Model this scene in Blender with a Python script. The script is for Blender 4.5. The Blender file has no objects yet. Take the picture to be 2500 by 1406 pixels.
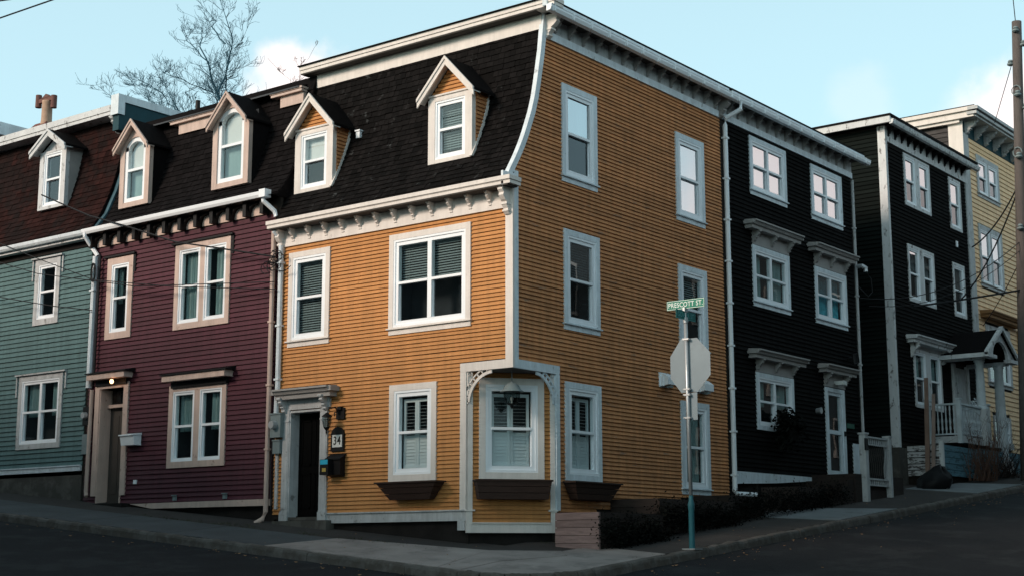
import bpy, bmesh, math, random
from mathutils import Matrix, Vector
random.seed(7)
R = math.radians
SC = bpy.context.scene

# ------------------------------------------------------------------ camera
cam_data = bpy.data.cameras.new("camera")
cam = bpy.data.objects.new("camera", cam_data)
SC.collection.objects.link(cam)
rx = Vector((0.793182, 0.608941, -0.001395)); ry = Vector((0.109215, -0.140001, 0.984111)); rz = Vector((0.599112, -0.780763, -0.177551))
cam.matrix_world = Matrix(((rx.x, ry.x, rz.x, 15.9675), (rx.y, ry.y, rz.y, -20.8175), (rx.z, ry.z, rz.z, 1.6), (0, 0, 0, 1)))
cam_data.lens = 51.854; cam_data.sensor_width = 36; cam_data.clip_start = 0.1; cam_data.clip_end = 3000
SC.camera = cam

# ------------------------------------------------------------------ light and sky
SUN_EL, SUN_AZ = R(25.5), R(203)        # azimuth measured clockwise from +Y; the light comes from the Gower St side
sd = bpy.data.lights.new("sun", 'SUN'); sd.energy = 2.4; sd.angle = R(17); sd.color = (1.0, 0.80, 0.66)
sun = bpy.data.objects.new("sun", sd); SC.collection.objects.link(sun)
sdir = Vector((math.sin(SUN_AZ) * math.cos(SUN_EL), math.cos(SUN_AZ) * math.cos(SUN_EL), math.sin(SUN_EL)))
sun.rotation_euler = sdir.to_track_quat('Z', 'Y').to_euler()

world = bpy.data.worlds.new("World"); SC.world = world; world.use_nodes = True
wn, wl = world.node_tree.nodes, world.node_tree.links
wn.clear()
def wnode(t, **k):
    n = wn.new(t)
    for a, b in k.items(): setattr(n, a, b)
    return n
wout = wnode('ShaderNodeOutputWorld'); bg = wnode('ShaderNodeBackground'); bg.inputs[1].default_value = 0.1
sky = wnode('ShaderNodeTexSky', sky_type='NISHITA'); sky.sun_disc = False
sky.sun_elevation = SUN_EL; sky.sun_rotation = SUN_AZ; sky.air_density = 1.0; sky.dust_density = 1.0; sky.ozone_density = 1.0
tint = wnode('ShaderNodeMix', data_type='RGBA', blend_type='MULTIPLY'); tint.inputs[0].default_value = 1.0
tint.inputs[7].default_value = (1.10, 1.35, 1.05, 1)
wl.new(sky.outputs[0], tint.inputs[6])
veil = wnode('ShaderNodeMix', data_type='RGBA'); veil.inputs[0].default_value = 0.62      # thin high cloud
veil.inputs[7].default_value = (6.0, 8.5, 9.5, 1)
wl.new(tint.outputs[2], veil.inputs[6])
tc = wnode('ShaderNodeTexCoord')
nz = wnode('ShaderNodeTexNoise'); nz.inputs['Scale'].default_value = 9; nz.inputs['Detail'].default_value = 7; nz.inputs['Roughness'].default_value = .55
wl.new(tc.outputs['Generated'], nz.inputs['Vector'])
dist = wnode('ShaderNodeVectorMath', operation='SCALE'); dist.inputs[3].default_value = 0.10
sub = wnode('ShaderNodeVectorMath', operation='SUBTRACT'); sub.inputs[1].default_value = (.5, .5, .5)
wl.new(nz.outputs['Color'], sub.inputs[0]); wl.new(sub.outputs[0], dist.inputs[0])
addv = wnode('ShaderNodeVectorMath', operation='ADD')
wl.new(tc.outputs['Generated'], addv.inputs[0]); wl.new(dist.outputs[0], addv.inputs[1])
def view_dir(px, py):
    d = -rz + rx * ((px - 1250) / 3601) - ry * ((py - 703) / 3601); return d.normalized()
clouds = [(view_dir(722, 212), .038, 1.0), (view_dir(655, 255), .030, .9), (view_dir(2505, 300), .05, 1.0), (view_dir(2080, 280), .035, .14), (view_dir(2470, 400), .06, .8)]
for az, el, rad, a in ((25, 13, .15, 1.0), (62, 24, .2, .8), (85, 14, .2, .8), (120, 25, .2, .8), (165, 30, .25, .8), (200, 22, .2, .8), (235, 30, .25, .7), (280, 18, .15, .6), (20, 12, .12, .7), (330, 42, .1, .4)):
    clouds.append((Vector((math.sin(R(az)) * math.cos(R(el)), math.cos(R(az)) * math.cos(R(el)), math.sin(R(el)))), rad, a))
prev = None
for c, rad, amt in clouds:
    dn = wnode('ShaderNodeVectorMath', operation='DISTANCE'); dn.inputs[1].default_value = c
    wl.new(addv.outputs[0], dn.inputs[0])
    mr = wnode('ShaderNodeMapRange', interpolation_type='SMOOTHSTEP')
    mr.inputs[1].default_value = rad; mr.inputs[2].default_value = rad * .45; mr.inputs[3].default_value = 0; mr.inputs[4].default_value = amt
    wl.new(dn.outputs['Value'], mr.inputs[0])
    if prev is None: prev = mr.outputs[0]
    else:
        mx = wnode('ShaderNodeMath', operation='MAXIMUM'); wl.new(prev, mx.inputs[0]); wl.new(mr.outputs[0], mx.inputs[1]); prev = mx.outputs[0]
cm = wnode('ShaderNodeMix', data_type='RGBA'); cm.inputs[7].default_value = (9.6, 8.7, 8.5, 1)
wl.new(prev, cm.inputs[0]); wl.new(veil.outputs[2], cm.inputs[6])
sxyz = wnode('ShaderNodeSeparateXYZ'); wl.new(tc.outputs['Generated'], sxyz.inputs[0])
zr = wnode('ShaderNodeMapRange', interpolation_type='SMOOTHSTEP'); zr.inputs[1].default_value = .27; zr.inputs[2].default_value = .95; zr.inputs[3].default_value = 1.0; zr.inputs[4].default_value = .34
wl.new(sxyz.outputs[2], zr.inputs[0])
dk = wnode('ShaderNodeVectorMath', operation='SCALE'); wl.new(cm.outputs[2], dk.inputs[0]); wl.new(zr.outputs[0], dk.inputs[3])      # dusk: bright low sky, deep zenith
wl.new(dk.outputs[0], bg.inputs[0]); wl.new(bg.outputs[0], wout.inputs[0])
vs = SC.view_settings
vs.view_transform = 'Standard'; vs.look = 'None'; vs.gamma = 1.0; vs.use_curve_mapping = False; vs.exposure = 0.42
SC.cycles.max_bounces = 8; SC.cycles.transparent_max_bounces = 12; SC.cycles.caustics_reflective = False

# ------------------------------------------------------------------ materials
def material(name, col, rough=.7, var=.12, vscale=3.0, stretch=(1, 1, 1), grime=0.0, grime_col=(.05, .045, .04), gscale=2.2, bump=0.0, bscale=40, rnd=0.0, spec=.3, metal=0.0, gthr=.62, streak=0.0):
    m = bpy.data.materials.new(name); m.use_nodes = True
    nt = m.node_tree; N, L = nt.nodes, nt.links
    b = N['Principled BSDF']; b.inputs['Roughness'].default_value = rough; b.inputs['Metallic'].default_value = metal
    b.inputs['Specular IOR Level'].default_value = spec
    geo = N.new('ShaderNodeNewGeometry'); mp = N.new('ShaderNodeMapping'); mp.inputs['Scale'].default_value = stretch
    L.new(geo.outputs['Position'], mp.inputs[0])
    n1 = N.new('ShaderNodeTexNoise'); n1.inputs['Scale'].default_value = vscale; n1.inputs['Detail'].default_value = 6; n1.inputs['Roughness'].default_value = .6
    L.new(mp.outputs[0], n1.inputs['Vector'])
    r1 = N.new('ShaderNodeMapRange'); r1.inputs[1].default_value = .3; r1.inputs[2].default_value = .7; r1.inputs[3].default_value = 1 - var; r1.inputs[4].default_value = 1 + var
    L.new(n1.outputs['Fac'], r1.inputs[0])
    val = r1.outputs[0]
    if rnd:
        oi = N.new('ShaderNodeObjectInfo')
        ad = N.new('ShaderNodeMath'); ad.operation = 'ADD'; L.new(oi.outputs['Random'], ad.inputs[0]); L.new(geo.outputs['Random Per Island'], ad.inputs[1])
        fr = N.new('ShaderNodeMath'); fr.operation = 'FRACT'; L.new(ad.outputs[0], fr.inputs[0])
        r2 = N.new('ShaderNodeMapRange'); r2.inputs[3].default_value = 1 - rnd; r2.inputs[4].default_value = 1 + rnd; L.new(fr.outputs[0], r2.inputs[0])
        mu = N.new('ShaderNodeMath'); mu.operation = 'MULTIPLY'; L.new(val, mu.inputs[0]); L.new(r2.outputs[0], mu.inputs[1]); val = mu.outputs[0]
    if streak:
        m2 = N.new('ShaderNodeMapping'); m2.inputs['Scale'].default_value = (5, 5, .45); L.new(geo.outputs['Position'], m2.inputs[0])
        n4 = N.new('ShaderNodeTexNoise'); n4.inputs['Scale'].default_value = 1.6; n4.inputs['Detail'].default_value = 7; n4.inputs['Roughness'].default_value = .7; L.new(m2.outputs[0], n4.inputs['Vector'])
        r4 = N.new('ShaderNodeMapRange'); r4.inputs[1].default_value = .38; r4.inputs[2].default_value = .68; r4.inputs[3].default_value = 1 + streak * .4; r4.inputs[4].default_value = 1 - streak; L.new(n4.outputs['Fac'], r4.inputs[0])
        mu2 = N.new('ShaderNodeMath'); mu2.operation = 'MULTIPLY'; L.new(val, mu2.inputs[0]); L.new(r4.outputs[0], mu2.inputs[1]); val = mu2.outputs[0]
    sc = N.new('ShaderNodeVectorMath'); sc.operation = 'SCALE'; sc.inputs[0].default_value = col; L.new(val, sc.inputs[3])
    out = sc.outputs[0]
    if grime:
        n2 = N.new('ShaderNodeTexNoise'); n2.inputs['Scale'].default_value = gscale; n2.inputs['Detail'].default_value = 9; n2.inputs['Roughness'].default_value = .68
        L.new(mp.outputs[0], n2.inputs['Vector'])
        g = N.new('ShaderNodeMapRange'); g.interpolation_type = 'SMOOTHSTEP'; g.inputs[1].default_value = gthr - .06; g.inputs[2].default_value = gthr + .05; g.inputs[3].default_value = 0; g.inputs[4].default_value = grime
        L.new(n2.outputs['Fac'], g.inputs[0])
        mx = N.new('ShaderNodeMix'); mx.data_type = 'RGBA'; mx.inputs[7].default_value = (*grime_col, 1)
        L.new(g.outputs[0], mx.inputs[0]); L.new(out, mx.inputs[6]); out = mx.outputs[2]
    L.new(out, b.inputs['Base Color'])
    if bump:
        n3 = N.new('ShaderNodeTexNoise'); n3.inputs['Scale'].default_value = bscale; n3.inputs['Detail'].default_value = 5
        L.new(mp.outputs[0], n3.inputs['Vector'])
        bp = N.new('ShaderNodeBump'); bp.inputs['Strength'].default_value = bump; bp.inputs['Distance'].default_value = .02
        L.new(n3.outputs['Fac'], bp.inputs['Height']); L.new(bp.outputs[0], b.inputs['Normal'])
    return m

def glass_material(name, ior=1.8, tintc=(.88, .92, .92), wav=.02):
    m = bpy.data.materials.new(name); m.use_nodes = True
    N, L = m.node_tree.nodes, m.node_tree.links; N.clear()
    o = N.new('ShaderNodeOutputMaterial'); mx = N.new('ShaderNodeMixShader'); tr = N.new('ShaderNodeBsdfTransparent'); gl = N.new('ShaderNodeBsdfGlossy'); fr = N.new('ShaderNodeFresnel')
    tr.inputs[0].default_value = (*tintc, 1); gl.inputs['Roughness'].default_value = .015; gl.inputs[0].default_value = (.95, .97, 1, 1); fr.inputs[0].default_value = ior
    geo = N.new('ShaderNodeNewGeometry'); n = N.new('ShaderNodeTexNoise'); n.inputs['Scale'].default_value = 2.3; n.inputs['Detail'].default_value = 1; L.new(geo.outputs['Position'], n.inputs['Vector'])
    bp = N.new('ShaderNodeBump'); bp.inputs['Strength'].default_value = wav; bp.inputs['Distance'].default_value = .1; L.new(n.outputs['Fac'], bp.inputs['Height'])
    L.new(bp.outputs[0], gl.inputs['Normal'])
    bf = N.new('ShaderNodeMath'); bf.operation = 'SUBTRACT'; bf.inputs[0].default_value = 1; L.new(geo.outputs['Backfacing'], bf.inputs[1])
    ff = N.new('ShaderNodeMath'); ff.operation = 'MULTIPLY'; L.new(fr.outputs[0], ff.inputs[0]); L.new(bf.outputs[0], ff.inputs[1])
    L.new(ff.outputs[0], mx.inputs[0]); L.new(tr.outputs[0], mx.inputs[1]); L.new(gl.outputs[0], mx.inputs[2]); L.new(mx.outputs[0], o.inputs[0])
    return m

ST = (1, 1, 14)
ORANGE_F = material('orange_paint', (.515, .238, .078), .62, .10, 1.2, ST, .35, (.22, .10, .035), 3.0, rnd=.05, gthr=.66, bump=.25, bscale=20, streak=0.16)
ORANGE_P = material('weathered_orange_paint', (.54, .24, .098), .75, .14, 1.4, (1, 1, 5), .65, (.13, .105, .09), 1.9, rnd=.13, gthr=.63, bump=.35, bscale=20, streak=0.25)
MAROON = material('maroon_paint', (.070, .016, .028), .7, .15, 1.2, ST, .3, (.05, .02, .025), 2, rnd=.10, streak=0.25)
TEAL = material('teal_paint', (.085, .165, .172), .7, .10, 1.2, ST, .5, (.07, .11, .10), 2.6, rnd=.07, gthr=.66, streak=0.22)
BLACK = material('black_paint', (.008, .0078, .008), .9, .2, 1.5, ST, 0, rnd=.2, spec=.06, streak=0.4)
BLACKGREEN = material('dark_green_paint', (.008, .011, .010), .9, .25, 1.5, ST, 0, rnd=.25, spec=.06)
YELLOW = material('yellow_paint', (.92, .64, .38), .7, .10, 1.5, ST, .3, (.3, .2, .1), 2, rnd=.06, streak=0.15)
CREAM = material('cream_trim_paint', (.74, .70, .66), .6, .06, 3, (1, 1, 1), .35, (.25, .22, .2), 4, gthr=.68, bump=.1, streak=0.1)
BLUEWHITE = material('skylight_tinted_white', (.70, .78, .83), .65, .10, 5, (1, 1, 1), .6, (.16, .16, .16), 7, gthr=.66, bump=.15, streak=0.14)  # white trim with the blue skylight of Prescott St put into its colour
WHITE = material('white_vinyl', (.88, .93, .97), .4, .03, 3, (1, 1, 1), .2, (.4, .4, .4), 5, gthr=.7)
PEACH = material('peach_trim_paint', (.58, .45, .39), .65, .08, 3, (1, 1, 1), .7, (.22, .12, .09), 7, gthr=.66, bump=.15, streak=0.15)
OLDWHITE = material('peeling_white_paint', (.62, .64, .65), .7, .10, 4, (1, 1, .5), .85, (.07, .06, .055), 7, gthr=.61, bump=.4)
GREYWHITE = material('weathered_white_trim', (.50, .52, .53), .7, .12, 4, (1, 1, 1), .7, (.12, .11, .10), 5, gthr=.62, bump=.2, streak=0.2)
HOODGREY = material('grey_hood_paint', (.34, .33, .32), .7, .1, 4, (1, 1, 1), .4, (.15, .13, .12), 6, gthr=.64)
DARK = material('dark_interior', (.012, .013, .015), .9, .2)
SHEATH = material('wall_sheathing', (.02, .016, .013), .9, .2)
ROOM = material('dim_room', (.03, .035, .04), .9, .3, 2)
SOFFIT = material('shade_dark_soffit', (.06, .055, .05), .8, .15)  # eave shade put into the soffit colour
SLAT = material('white_blind', (.22, .27, .28), .6, .05)
SHADE = material('pale_roller_shade', (.88, .86, .84), .8, .06, 2)
CURTAIN = material('thin_curtain', (.30, .42, .42), .9, .15, 6, (1, 1, .2))
BLUECURTAIN = material('blue_patterned_curtain', (.12, .50, .60), .9, .3, 9)
SHUTTER = material('pale_shutter', (.62, .68, .70), .6, .05)
SHINGLE = material('dark_roof_shingle', (.0055, .0048, .0048), .85, .3, 9, (1, 1, 1),   .8, (.07, .078, .08), 4.5, rnd=.65, gthr=.665, bump=.4, bscale=60, spec=.1)
SHINGLE_M = material('black_roof_shingle', (.007, .006, .0065), .9, .3, 9, (1, 1, 1), .3, (.014, .013, .013), 3, rnd=.4, bump=.3, bscale=60, spec=.08)
SHINGLE_T = material('red_brown_roof_shingle', (.022, .008, .007), .9, .3, 6, (1, 1, 1), .6, (.010, .009, .009), 1.2, rnd=.4, bump=.3, bscale=60, gthr=.5, spec=.08)
TAR = material('dark_roofing_felt', (.022, .03, .04), .6, .3, 4, bump=.3, spec=.4)
METAL = material('galvanised_metal', (.50, .53, .55), .42, .12, 6, (1, 1, .5), .3, (.25, .26, .27), 5, metal=.55, spec=.5)
POSTGREEN = material('teal_painted_steel', (.03, .14, .17), .5, .15, 6, grime=.5, grime_col=(.03, .05, .06))
SIGNGREEN = material('sign_green', (.0, .19, .125), .45, .06, 8)
SIGNTEXT = material('sign_white_lettering', (.75, .82, .80), .5, .04)
SIGNTEAL = material('dark_teal_sign', (.005, .13, .12), .5, .06, 8)  # darker, bluer green for the lower blade
SIGNPALE = material('teal_sign_lettering', (.12, .42, .42), .5, .04)  # darker teal lettering for the lower blade
BLACKMETAL = material('black_iron', (.008, .008, .009), .55, .2, spec=.2)
SIGNBACK = material('dull_aluminium', (.25, .31, .345), .6, .06, 3, grime=.3, grime_col=(.16, .19, .2), spec=.3)
METERGREY = material('grey_meter_box', (.19, .24, .25), .55, .1, 5, grime=.3)
BROWNBOX = material('brown_planter_wood', (.040, .022, .017), .8, .2, 5, (1, 1, 6), rnd=.12)
PINKWOOD = material('pinkish_weathered_wood', (.25, .175, .165), .85, .22, 3, (1, 1, 10), .5, (.10, .06, .05), 5, rnd=.14, bump=.3)
DARKWOOD = material('dark_stained_wood', (.032, .023, .02), .85, .25, 3, (1, 1, 6), rnd=.25)
SOIL = material('dark_soil', (.022, .018, .015), 1, .3, 10, bump=.6, spec=.05)
ASPHALT = material('asphalt', (.020, .021, .024), .9, .18, 1.1, grime=.8, grime_col=(.034, .036, .039), gscale=.7, gthr=.56, bump=.8, bscale=55, spec=.12)
SLABBLUE = material('blue_grey_pavement', (.074, .081, .088), .85, .2, 1.3, grime=.5, grime_col=(.06, .065, .07), gscale=1.2, bump=.35, bscale=60)
SLABPINK = material('pinkish_pavement', (.31, .27, .255), .85, .22, 1.2, grime=.55, grime_col=(.17, .15, .145), gscale=1.6, gthr=.56, bump=.4, bscale=60)
PAVEDARK = material('old_dark_pavement', (.050, .044, .042), .9, .22, 1.6, grime=.6, grime_col=(.045, .04, .038), gscale=1.5, gthr=.5, bump=.5, bscale=50)
SLABPALE = material('pale_concrete_slab', (.19, .205, .215), .85, .18, 1.6, grime=.4, grime_col=(.1, .1, .1), bump=.3)
KERB = material('kerb_stone', (.12, .108, .10), .85, .25, 4, grime=.7, grime_col=(.075, .062, .052), gscale=3, gthr=.5, bump=.7, bscale=18)
CONCRETE = material('old_concrete', (.10, .095, .085), .9, .25, 1.8, grime=.6, grime_col=(.05, .045, .04), gthr=.5, bump=.5, bscale=14)
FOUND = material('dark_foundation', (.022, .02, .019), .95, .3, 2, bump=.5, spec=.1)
GROUND = material('dark_ground', (.045, .045, .04), .95, .3, 1, bump=.4)
BARK = material('sky_tinted_bark', (.03, .09, .13), .9, .25, 4)  # blue bleed of the bright sky put into the bark colour
TWIG = material('brown_twigs', (.10, .055, .04), .9, .3, 4)
PLANTDARK = material('dark_leaves_and_gaps', (.008, .009, .008), .9, .4, 8, rnd=.4, spec=.05)  # also tones the leaf masses that stand in for dark gaps
BRICK = material('chimney_brick', (.13, .05, .04), .85, .25, 8, rnd=.2)
CLAY = material('clay_chimney_pot', (.42, .28, .20), .8, .15, 5, grime=.5, grime_col=(.2, .09, .07), gthr=.6)
CLAYRED = material('red_clay', (.15, .07, .06), .8, .2, 5)
POLEWOOD = material('utility_pole_wood', (.12, .105, .10), .9, .25, 3, (6, 6, .6), .5, (.05, .045, .04), 3, gthr=.55, bump=.5)
CABLE = material('black_cable', (.012, .013, .015), .6, .1)
LEAF = material('fallen_leaf', (.30, .17, .09), .8, .2, rnd=.4)
BLUEPLASTIC = material('blue_label', (.03, .42, .62), .5, .05)
YELLOWPRINT = material('yellow_print', (.45, .33, .08), .5, .2, 60)
PLATEWHITE = material('number_plate_white', (.66, .68, .66), .5, .05)
BRASS = material('brushed_handle', (.45, .42, .38), .35, .1, metal=.8, spec=.5)
TEALDARK = material('dark_teal_wall_and_shadow', (.008, .05, .065), .7, .15)
SKYTINTWOOD = material('skylight_tinted_planks', (.10, .22, .28), .8, .15, 4, (1, 1, 5), .7, (.03, .045, .05), 3, gthr=.55, rnd=.1)  # white planks with blue skylight of their street side put into the colour
GLASS = glass_material('window_glass', wav=.006)
GLASS_HI = glass_material('reflective_window_glass', 7.5, (.8, .84, .85), .006)
GLASS_LO = glass_material('screened_window_glass', 1.7, (.4, .44, .45), .006)
GLASS_CL = glass_material('clear_window_glass', 1.45, (.92, .95, .95), .006)
LAMPGLASS = glass_material('lamp_glass', 1.5, (.55, .6, .6), .02)
BULB = bpy.data.materials.new('lit_bulb'); BULB.use_nodes = True
_b = BULB.node_tree.nodes['Principled BSDF']; _b.inputs['Base Color'].default_value = (1, .6, .3, 1); _b.inputs['Emission Color'].default_value = (1, .50, .22, 1); _b.inputs['Emission Strength'].default_value = 5

# ------------------------------------------------------------------ helpers
WM = {}
I4 = Matrix.Identity(4)
def frame(x, y, deg, z=0): return Matrix.Translation((x, y, z)) @ Matrix.Rotation(R(deg), 4, 'Z')
FM = frame(0, 0, 0)          # Gower St facade: u = +X, outwards = -Y
PM = frame(0, 0, 90)         # Prescott St facade: u = +Y, outwards = +X
def T(x, y, z): return Matrix.Translation((x, y, z))

class MB:
    def __init__(s): s.v = []; s.f = []; s.sm = False
    def add(s, vs, fs):
        n = len(s.v); s.v += [tuple(v) for v in vs]; s.f += [tuple(i + n for i in f) for f in fs]; return s
    def box(s, x0, x1, y0, y1, z0, z1):
        return s.add([(x0, y0, z0), (x1, y0, z0), (x1, y1, z0), (x0, y1, z0), (x0, y0, z1), (x1, y0, z1), (x1, y1, z1), (x0, y1, z1)],
                     [(0, 3, 2, 1), (4, 5, 6, 7), (0, 1, 5, 4), (1, 2, 6, 5), (2, 3, 7, 6), (3, 0, 4, 7)])
    def fb(s, u0, u1, z0, z1, d0, d1): return s.box(u0, u1, -d1, -d0, z0, z1)      # facade box, d = outward
    def quad(s, a, b, c, d): return s.add([a, b, c, d], [(0, 1, 2, 3)])
    def prism(s, pts, axis, a, b):
        """pts polygon in the other two axes, extruded along axis from a to b"""
        def mk(p, t): return (t, p[0], p[1]) if axis == 'x' else ((p[0], t, p[1]) if axis == 'y' else (p[0], p[1], t))
        n = len(pts)
        return s.add([mk(p, a) for p in pts] + [mk(p, b) for p in pts], [tuple(range(n - 1, -1, -1)), tuple(range(n, 2 * n))] + [(i, (i + 1) % n, n + (i + 1) % n, n + i) for i in range(n)])
    def tube(s, pts, r, n=6, closed=True):
        pts = [Vector(p) for p in pts]; k = len(pts); rs = r if isinstance(r, (list, tuple)) else [r] * k
        rings = []
        for i, p in enumerate(pts):
            t = (pts[min(i + 1, k - 1)] - pts[max(i - 1, 0)]).normalized()
            a = t.cross(Vector((0, 0, 1)) if abs(t.z) < .9 else Vector((1, 0, 0))).normalized(); b = t.cross(a)
            rings.append([p + a * rs[i] * math.cos(2 * math.pi * j / n) + b * rs[i] * math.sin(2 * math.pi * j / n) for j in range(n)])
        vs = [v for g in rings for v in g]
        fs = [(i * n + j, (i + 1) * n + j, (i + 1) * n + (j + 1) % n, i * n + (j + 1) % n) for i in range(k - 1) for j in range(n)]
        if closed: fs += [tuple(range(n)), tuple(range(k * n - 1, (k - 1) * n - 1, -1))]
        return s.add(vs, fs)
    def lathe(s, prof, cx=0, cy=0, n=16):
        vs = [(cx + r * math.cos(2 * math.pi * j / n), cy + r * math.sin(2 * math.pi * j / n), z) for r, z in prof for j in range(n)]
        fs = [(i * n + j, i * n + (j + 1) % n, (i + 1) * n + (j + 1) % n, (i + 1) * n + j) for i in range(len(prof) - 1) for j in range(n)]
        return s.add(vs, fs)
    def mesh(s, name, mat):
        me = bpy.data.meshes.new(name); me.from_pydata(s.v, [], s.f)
        bm = bmesh.new(); bm.from_mesh(me); bmesh.ops.recalc_face_normals(bm, faces=bm.faces); bm.to_mesh(me); bm.free()
        if s.sm: me.polygons.foreach_set('use_smooth', [True] * len(me.polygons))
        me.materials.append(mat); return me

def link(name, data, parent, Mw):
    o = bpy.data.objects.new(name, data); SC.collection.objects.link(o)
    if parent is not None:
        o.parent = parent; o.matrix_basis = WM[parent].inverted() @ Mw
    else: o.matrix_basis = Mw
    WM[o] = Mw; return o
def P(name, mb, mat, parent, M=I4, label=None, kind=None, smooth=False):
    if isinstance(mb, MB):
        if smooth: mb.sm = True
        mb = mb.mesh(name, mat)
    o = link(name, mb, parent, M)
    if label: o['label'] = label
    if kind: o['kind'] = kind
    return o
def thing(name, label, cat, loc, group=None, M=None):
    o = link(name, None, None, M if M else T(*loc)); o.empty_display_size = .3
    o['label'] = label; o['category'] = cat
    if group: o['group'] = group
    return o
def single(name, mb, mat, label, cat, M=I4, group=None, smooth=False):
    o = P(name, mb, mat, None, M, smooth=smooth); o['label'] = label; o['category'] = cat
    if group: o['group'] = group
    return o
def hh(x, y):                      # height of the sloping streets
    h = 1.72 - .09 * x + .10 * y
    h = max(min(h, 12.0), -5)
    return math.log(1 + math.exp(h * 3)) / 3 - 0.0 if h < 3 else h

def cut(u0, u1, z0, z1, holes):
    iv = [(u0, u1)]
    for h in holes:
        if h[2] < z1 - 1e-4 and h[3] > z0 + 1e-4:
            nv = []
            for a, b in iv:
                if h[1] <= a or h[0] >= b: nv.append((a, b)); continue
                if h[0] > a: nv.append((a, h[0]))
                if h[1] < b: nv.append((h[1], b))
            iv = nv
    return [(a, b) for a, b in iv if b - a > .01]

def wall_sheet(par, M, u0, u1, z0, z1, holes, mat=None, ufun=None, name='wall'):
    zs = sorted(set([z0, z1] + [z for h in holes for z in (h[2], h[3]) if z0 < z < z1]))
    if ufun:
        k = int((z1 - z0) / .08); zs = sorted(set(zs + [z0 + (z1 - z0) * i / k for i in range(k)]))
    mb = MB()
    for a, b in zip(zs, zs[1:]):
        lo, hi = (ufun((a + b) / 2)) if ufun else (u0, u1)
        for p, q in cut(lo, hi, a, b, holes): mb.fb(p, q, a, b, -.06, 0)
    return P(name, mb, mat or SHEATH, par, M)

_board = {}
def board_mesh(mat):
    if mat.name not in _board:
        mb = MB(); mb.add([(0, 0, 0), (1, 0, 0), (1, -.032, 0), (0, -.032, 0), (0, 0, 1), (1, 0, 1), (1, -.004, 1), (0, -.004, 1), (0, -.030, .14), (1, -.030, .14)],
                          [(0, 1, 2, 3), (3, 2, 9, 8), (8, 9, 6, 7), (7, 6, 5, 4), (0, 4, 5, 1), (0, 3, 8, 7, 4), (1, 5, 6, 9, 2)])
        _board[mat.name] = mb.mesh('clapboard', mat)
    return _board[mat.name]
NB = {}
def clapboards(par, M, u0, u1, z0, z1, exp, holes, mat, ufun=None, limit=300, joint=.0, count=None):
    key = count or par.name
    n = max(1, round((z1 - z0) / exp)); e = (z1 - z0) / n
    pcs = []
    for i in range(n):
        z = z0 + i * e; lo, hi = ufun(z + e / 2) if ufun else (u0, u1)
        for a, b in cut(lo, hi, z, z + e, holes):
            if joint and b - a > 1.6 and random.random() < joint:
                m = random.uniform(a + .4, b - .4); pcs += [(a, m - .002, z), (m + .002, b, z)]
            else: pcs.append((a, b, z))
    me = board_mesh(mat)
    order = sorted(range(len(pcs)), key=lambda k: -(pcs[k][1] - pcs[k][0]))
    used = NB.get(key, 0); sing = set(order[:max(0, limit - used)]); NB[key] = used + len(sing)
    rest = MB()
    for k, (a, b, z) in enumerate(pcs):
        jig = T(a, random.uniform(-.0012, .0012), z + random.uniform(-.0015, .0015)) @ Matrix.Rotation(random.gauss(0, .0006), 4, 'Y')
        Sx = Matrix.Diagonal((b - a, 1, e * .965, 1))
        if k in sing: link('clapboard', me, par, M @ jig @ Sx)
        else:
            X = jig @ Sx; rest.add([X @ v.co for v in me.vertices], [tuple(p.vertices) for p in me.polygons])
    if rest.v: P('clapboards', rest, mat, par, M, kind='stuff')

def slats(mb, u0, u1, z0, z1, pitch, d, tilt=.7, w=.038):
    n = int((z1 - z0) / pitch)
    for i in range(n):
        z = z0 + (i + .5) * pitch; a = tilt + random.uniform(-.06, .06); c, s_ = math.cos(a) * w / 2, math.sin(a) * w / 2
        sag = random.uniform(-.002, .002)
        mb.add([(u0, -d - c, z - s_), (u1, -d - c, z - s_ + sag), (u1, -d + c, z + s_ + sag), (u0, -d + c, z + s_), (u0, -d - c, z - s_ + .003), (u1, -d - c, z - s_ + .003 + sag), (u1, -d + c, z + s_ + .003 + sag), (u0, -d + c, z + s_ + .003)],
               [(0, 3, 2, 1), (4, 5, 6, 7), (0, 1, 5, 4), (1, 2, 6, 5), (2, 3, 7, 6), (3, 0, 4, 7)])
def drape(mb, u0, u1, z0, z1, d, amp=.025, waves=8):
    n = waves * 6; a = [(u0 + (u1 - u0) * i / n, -d + amp * math.sin(i * math.pi / 3 + math.sin(i * .37) * 1.2)) for i in range(n + 1)]
    for (x0, y0), (x1, y1) in zip(a, a[1:]): mb.quad((x0, y0, z0), (x1, y1, z0), (x1, y1, z1), (x0, y0, z1))
    for (x0, y0), (x1, y1) in zip(a, a[1:]): mb.quad((x0, y0 + .004, z0), (x1, y1 + .004, z0), (x1, y1 + .004, z1), (x0, y0 + .004, z1))

HOLE = .05
def hole(u0, u1, z0, z1): return (u0 + HOLE, u1 - HOLE, z0 + HOLE, z1 - HOLE)

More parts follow.
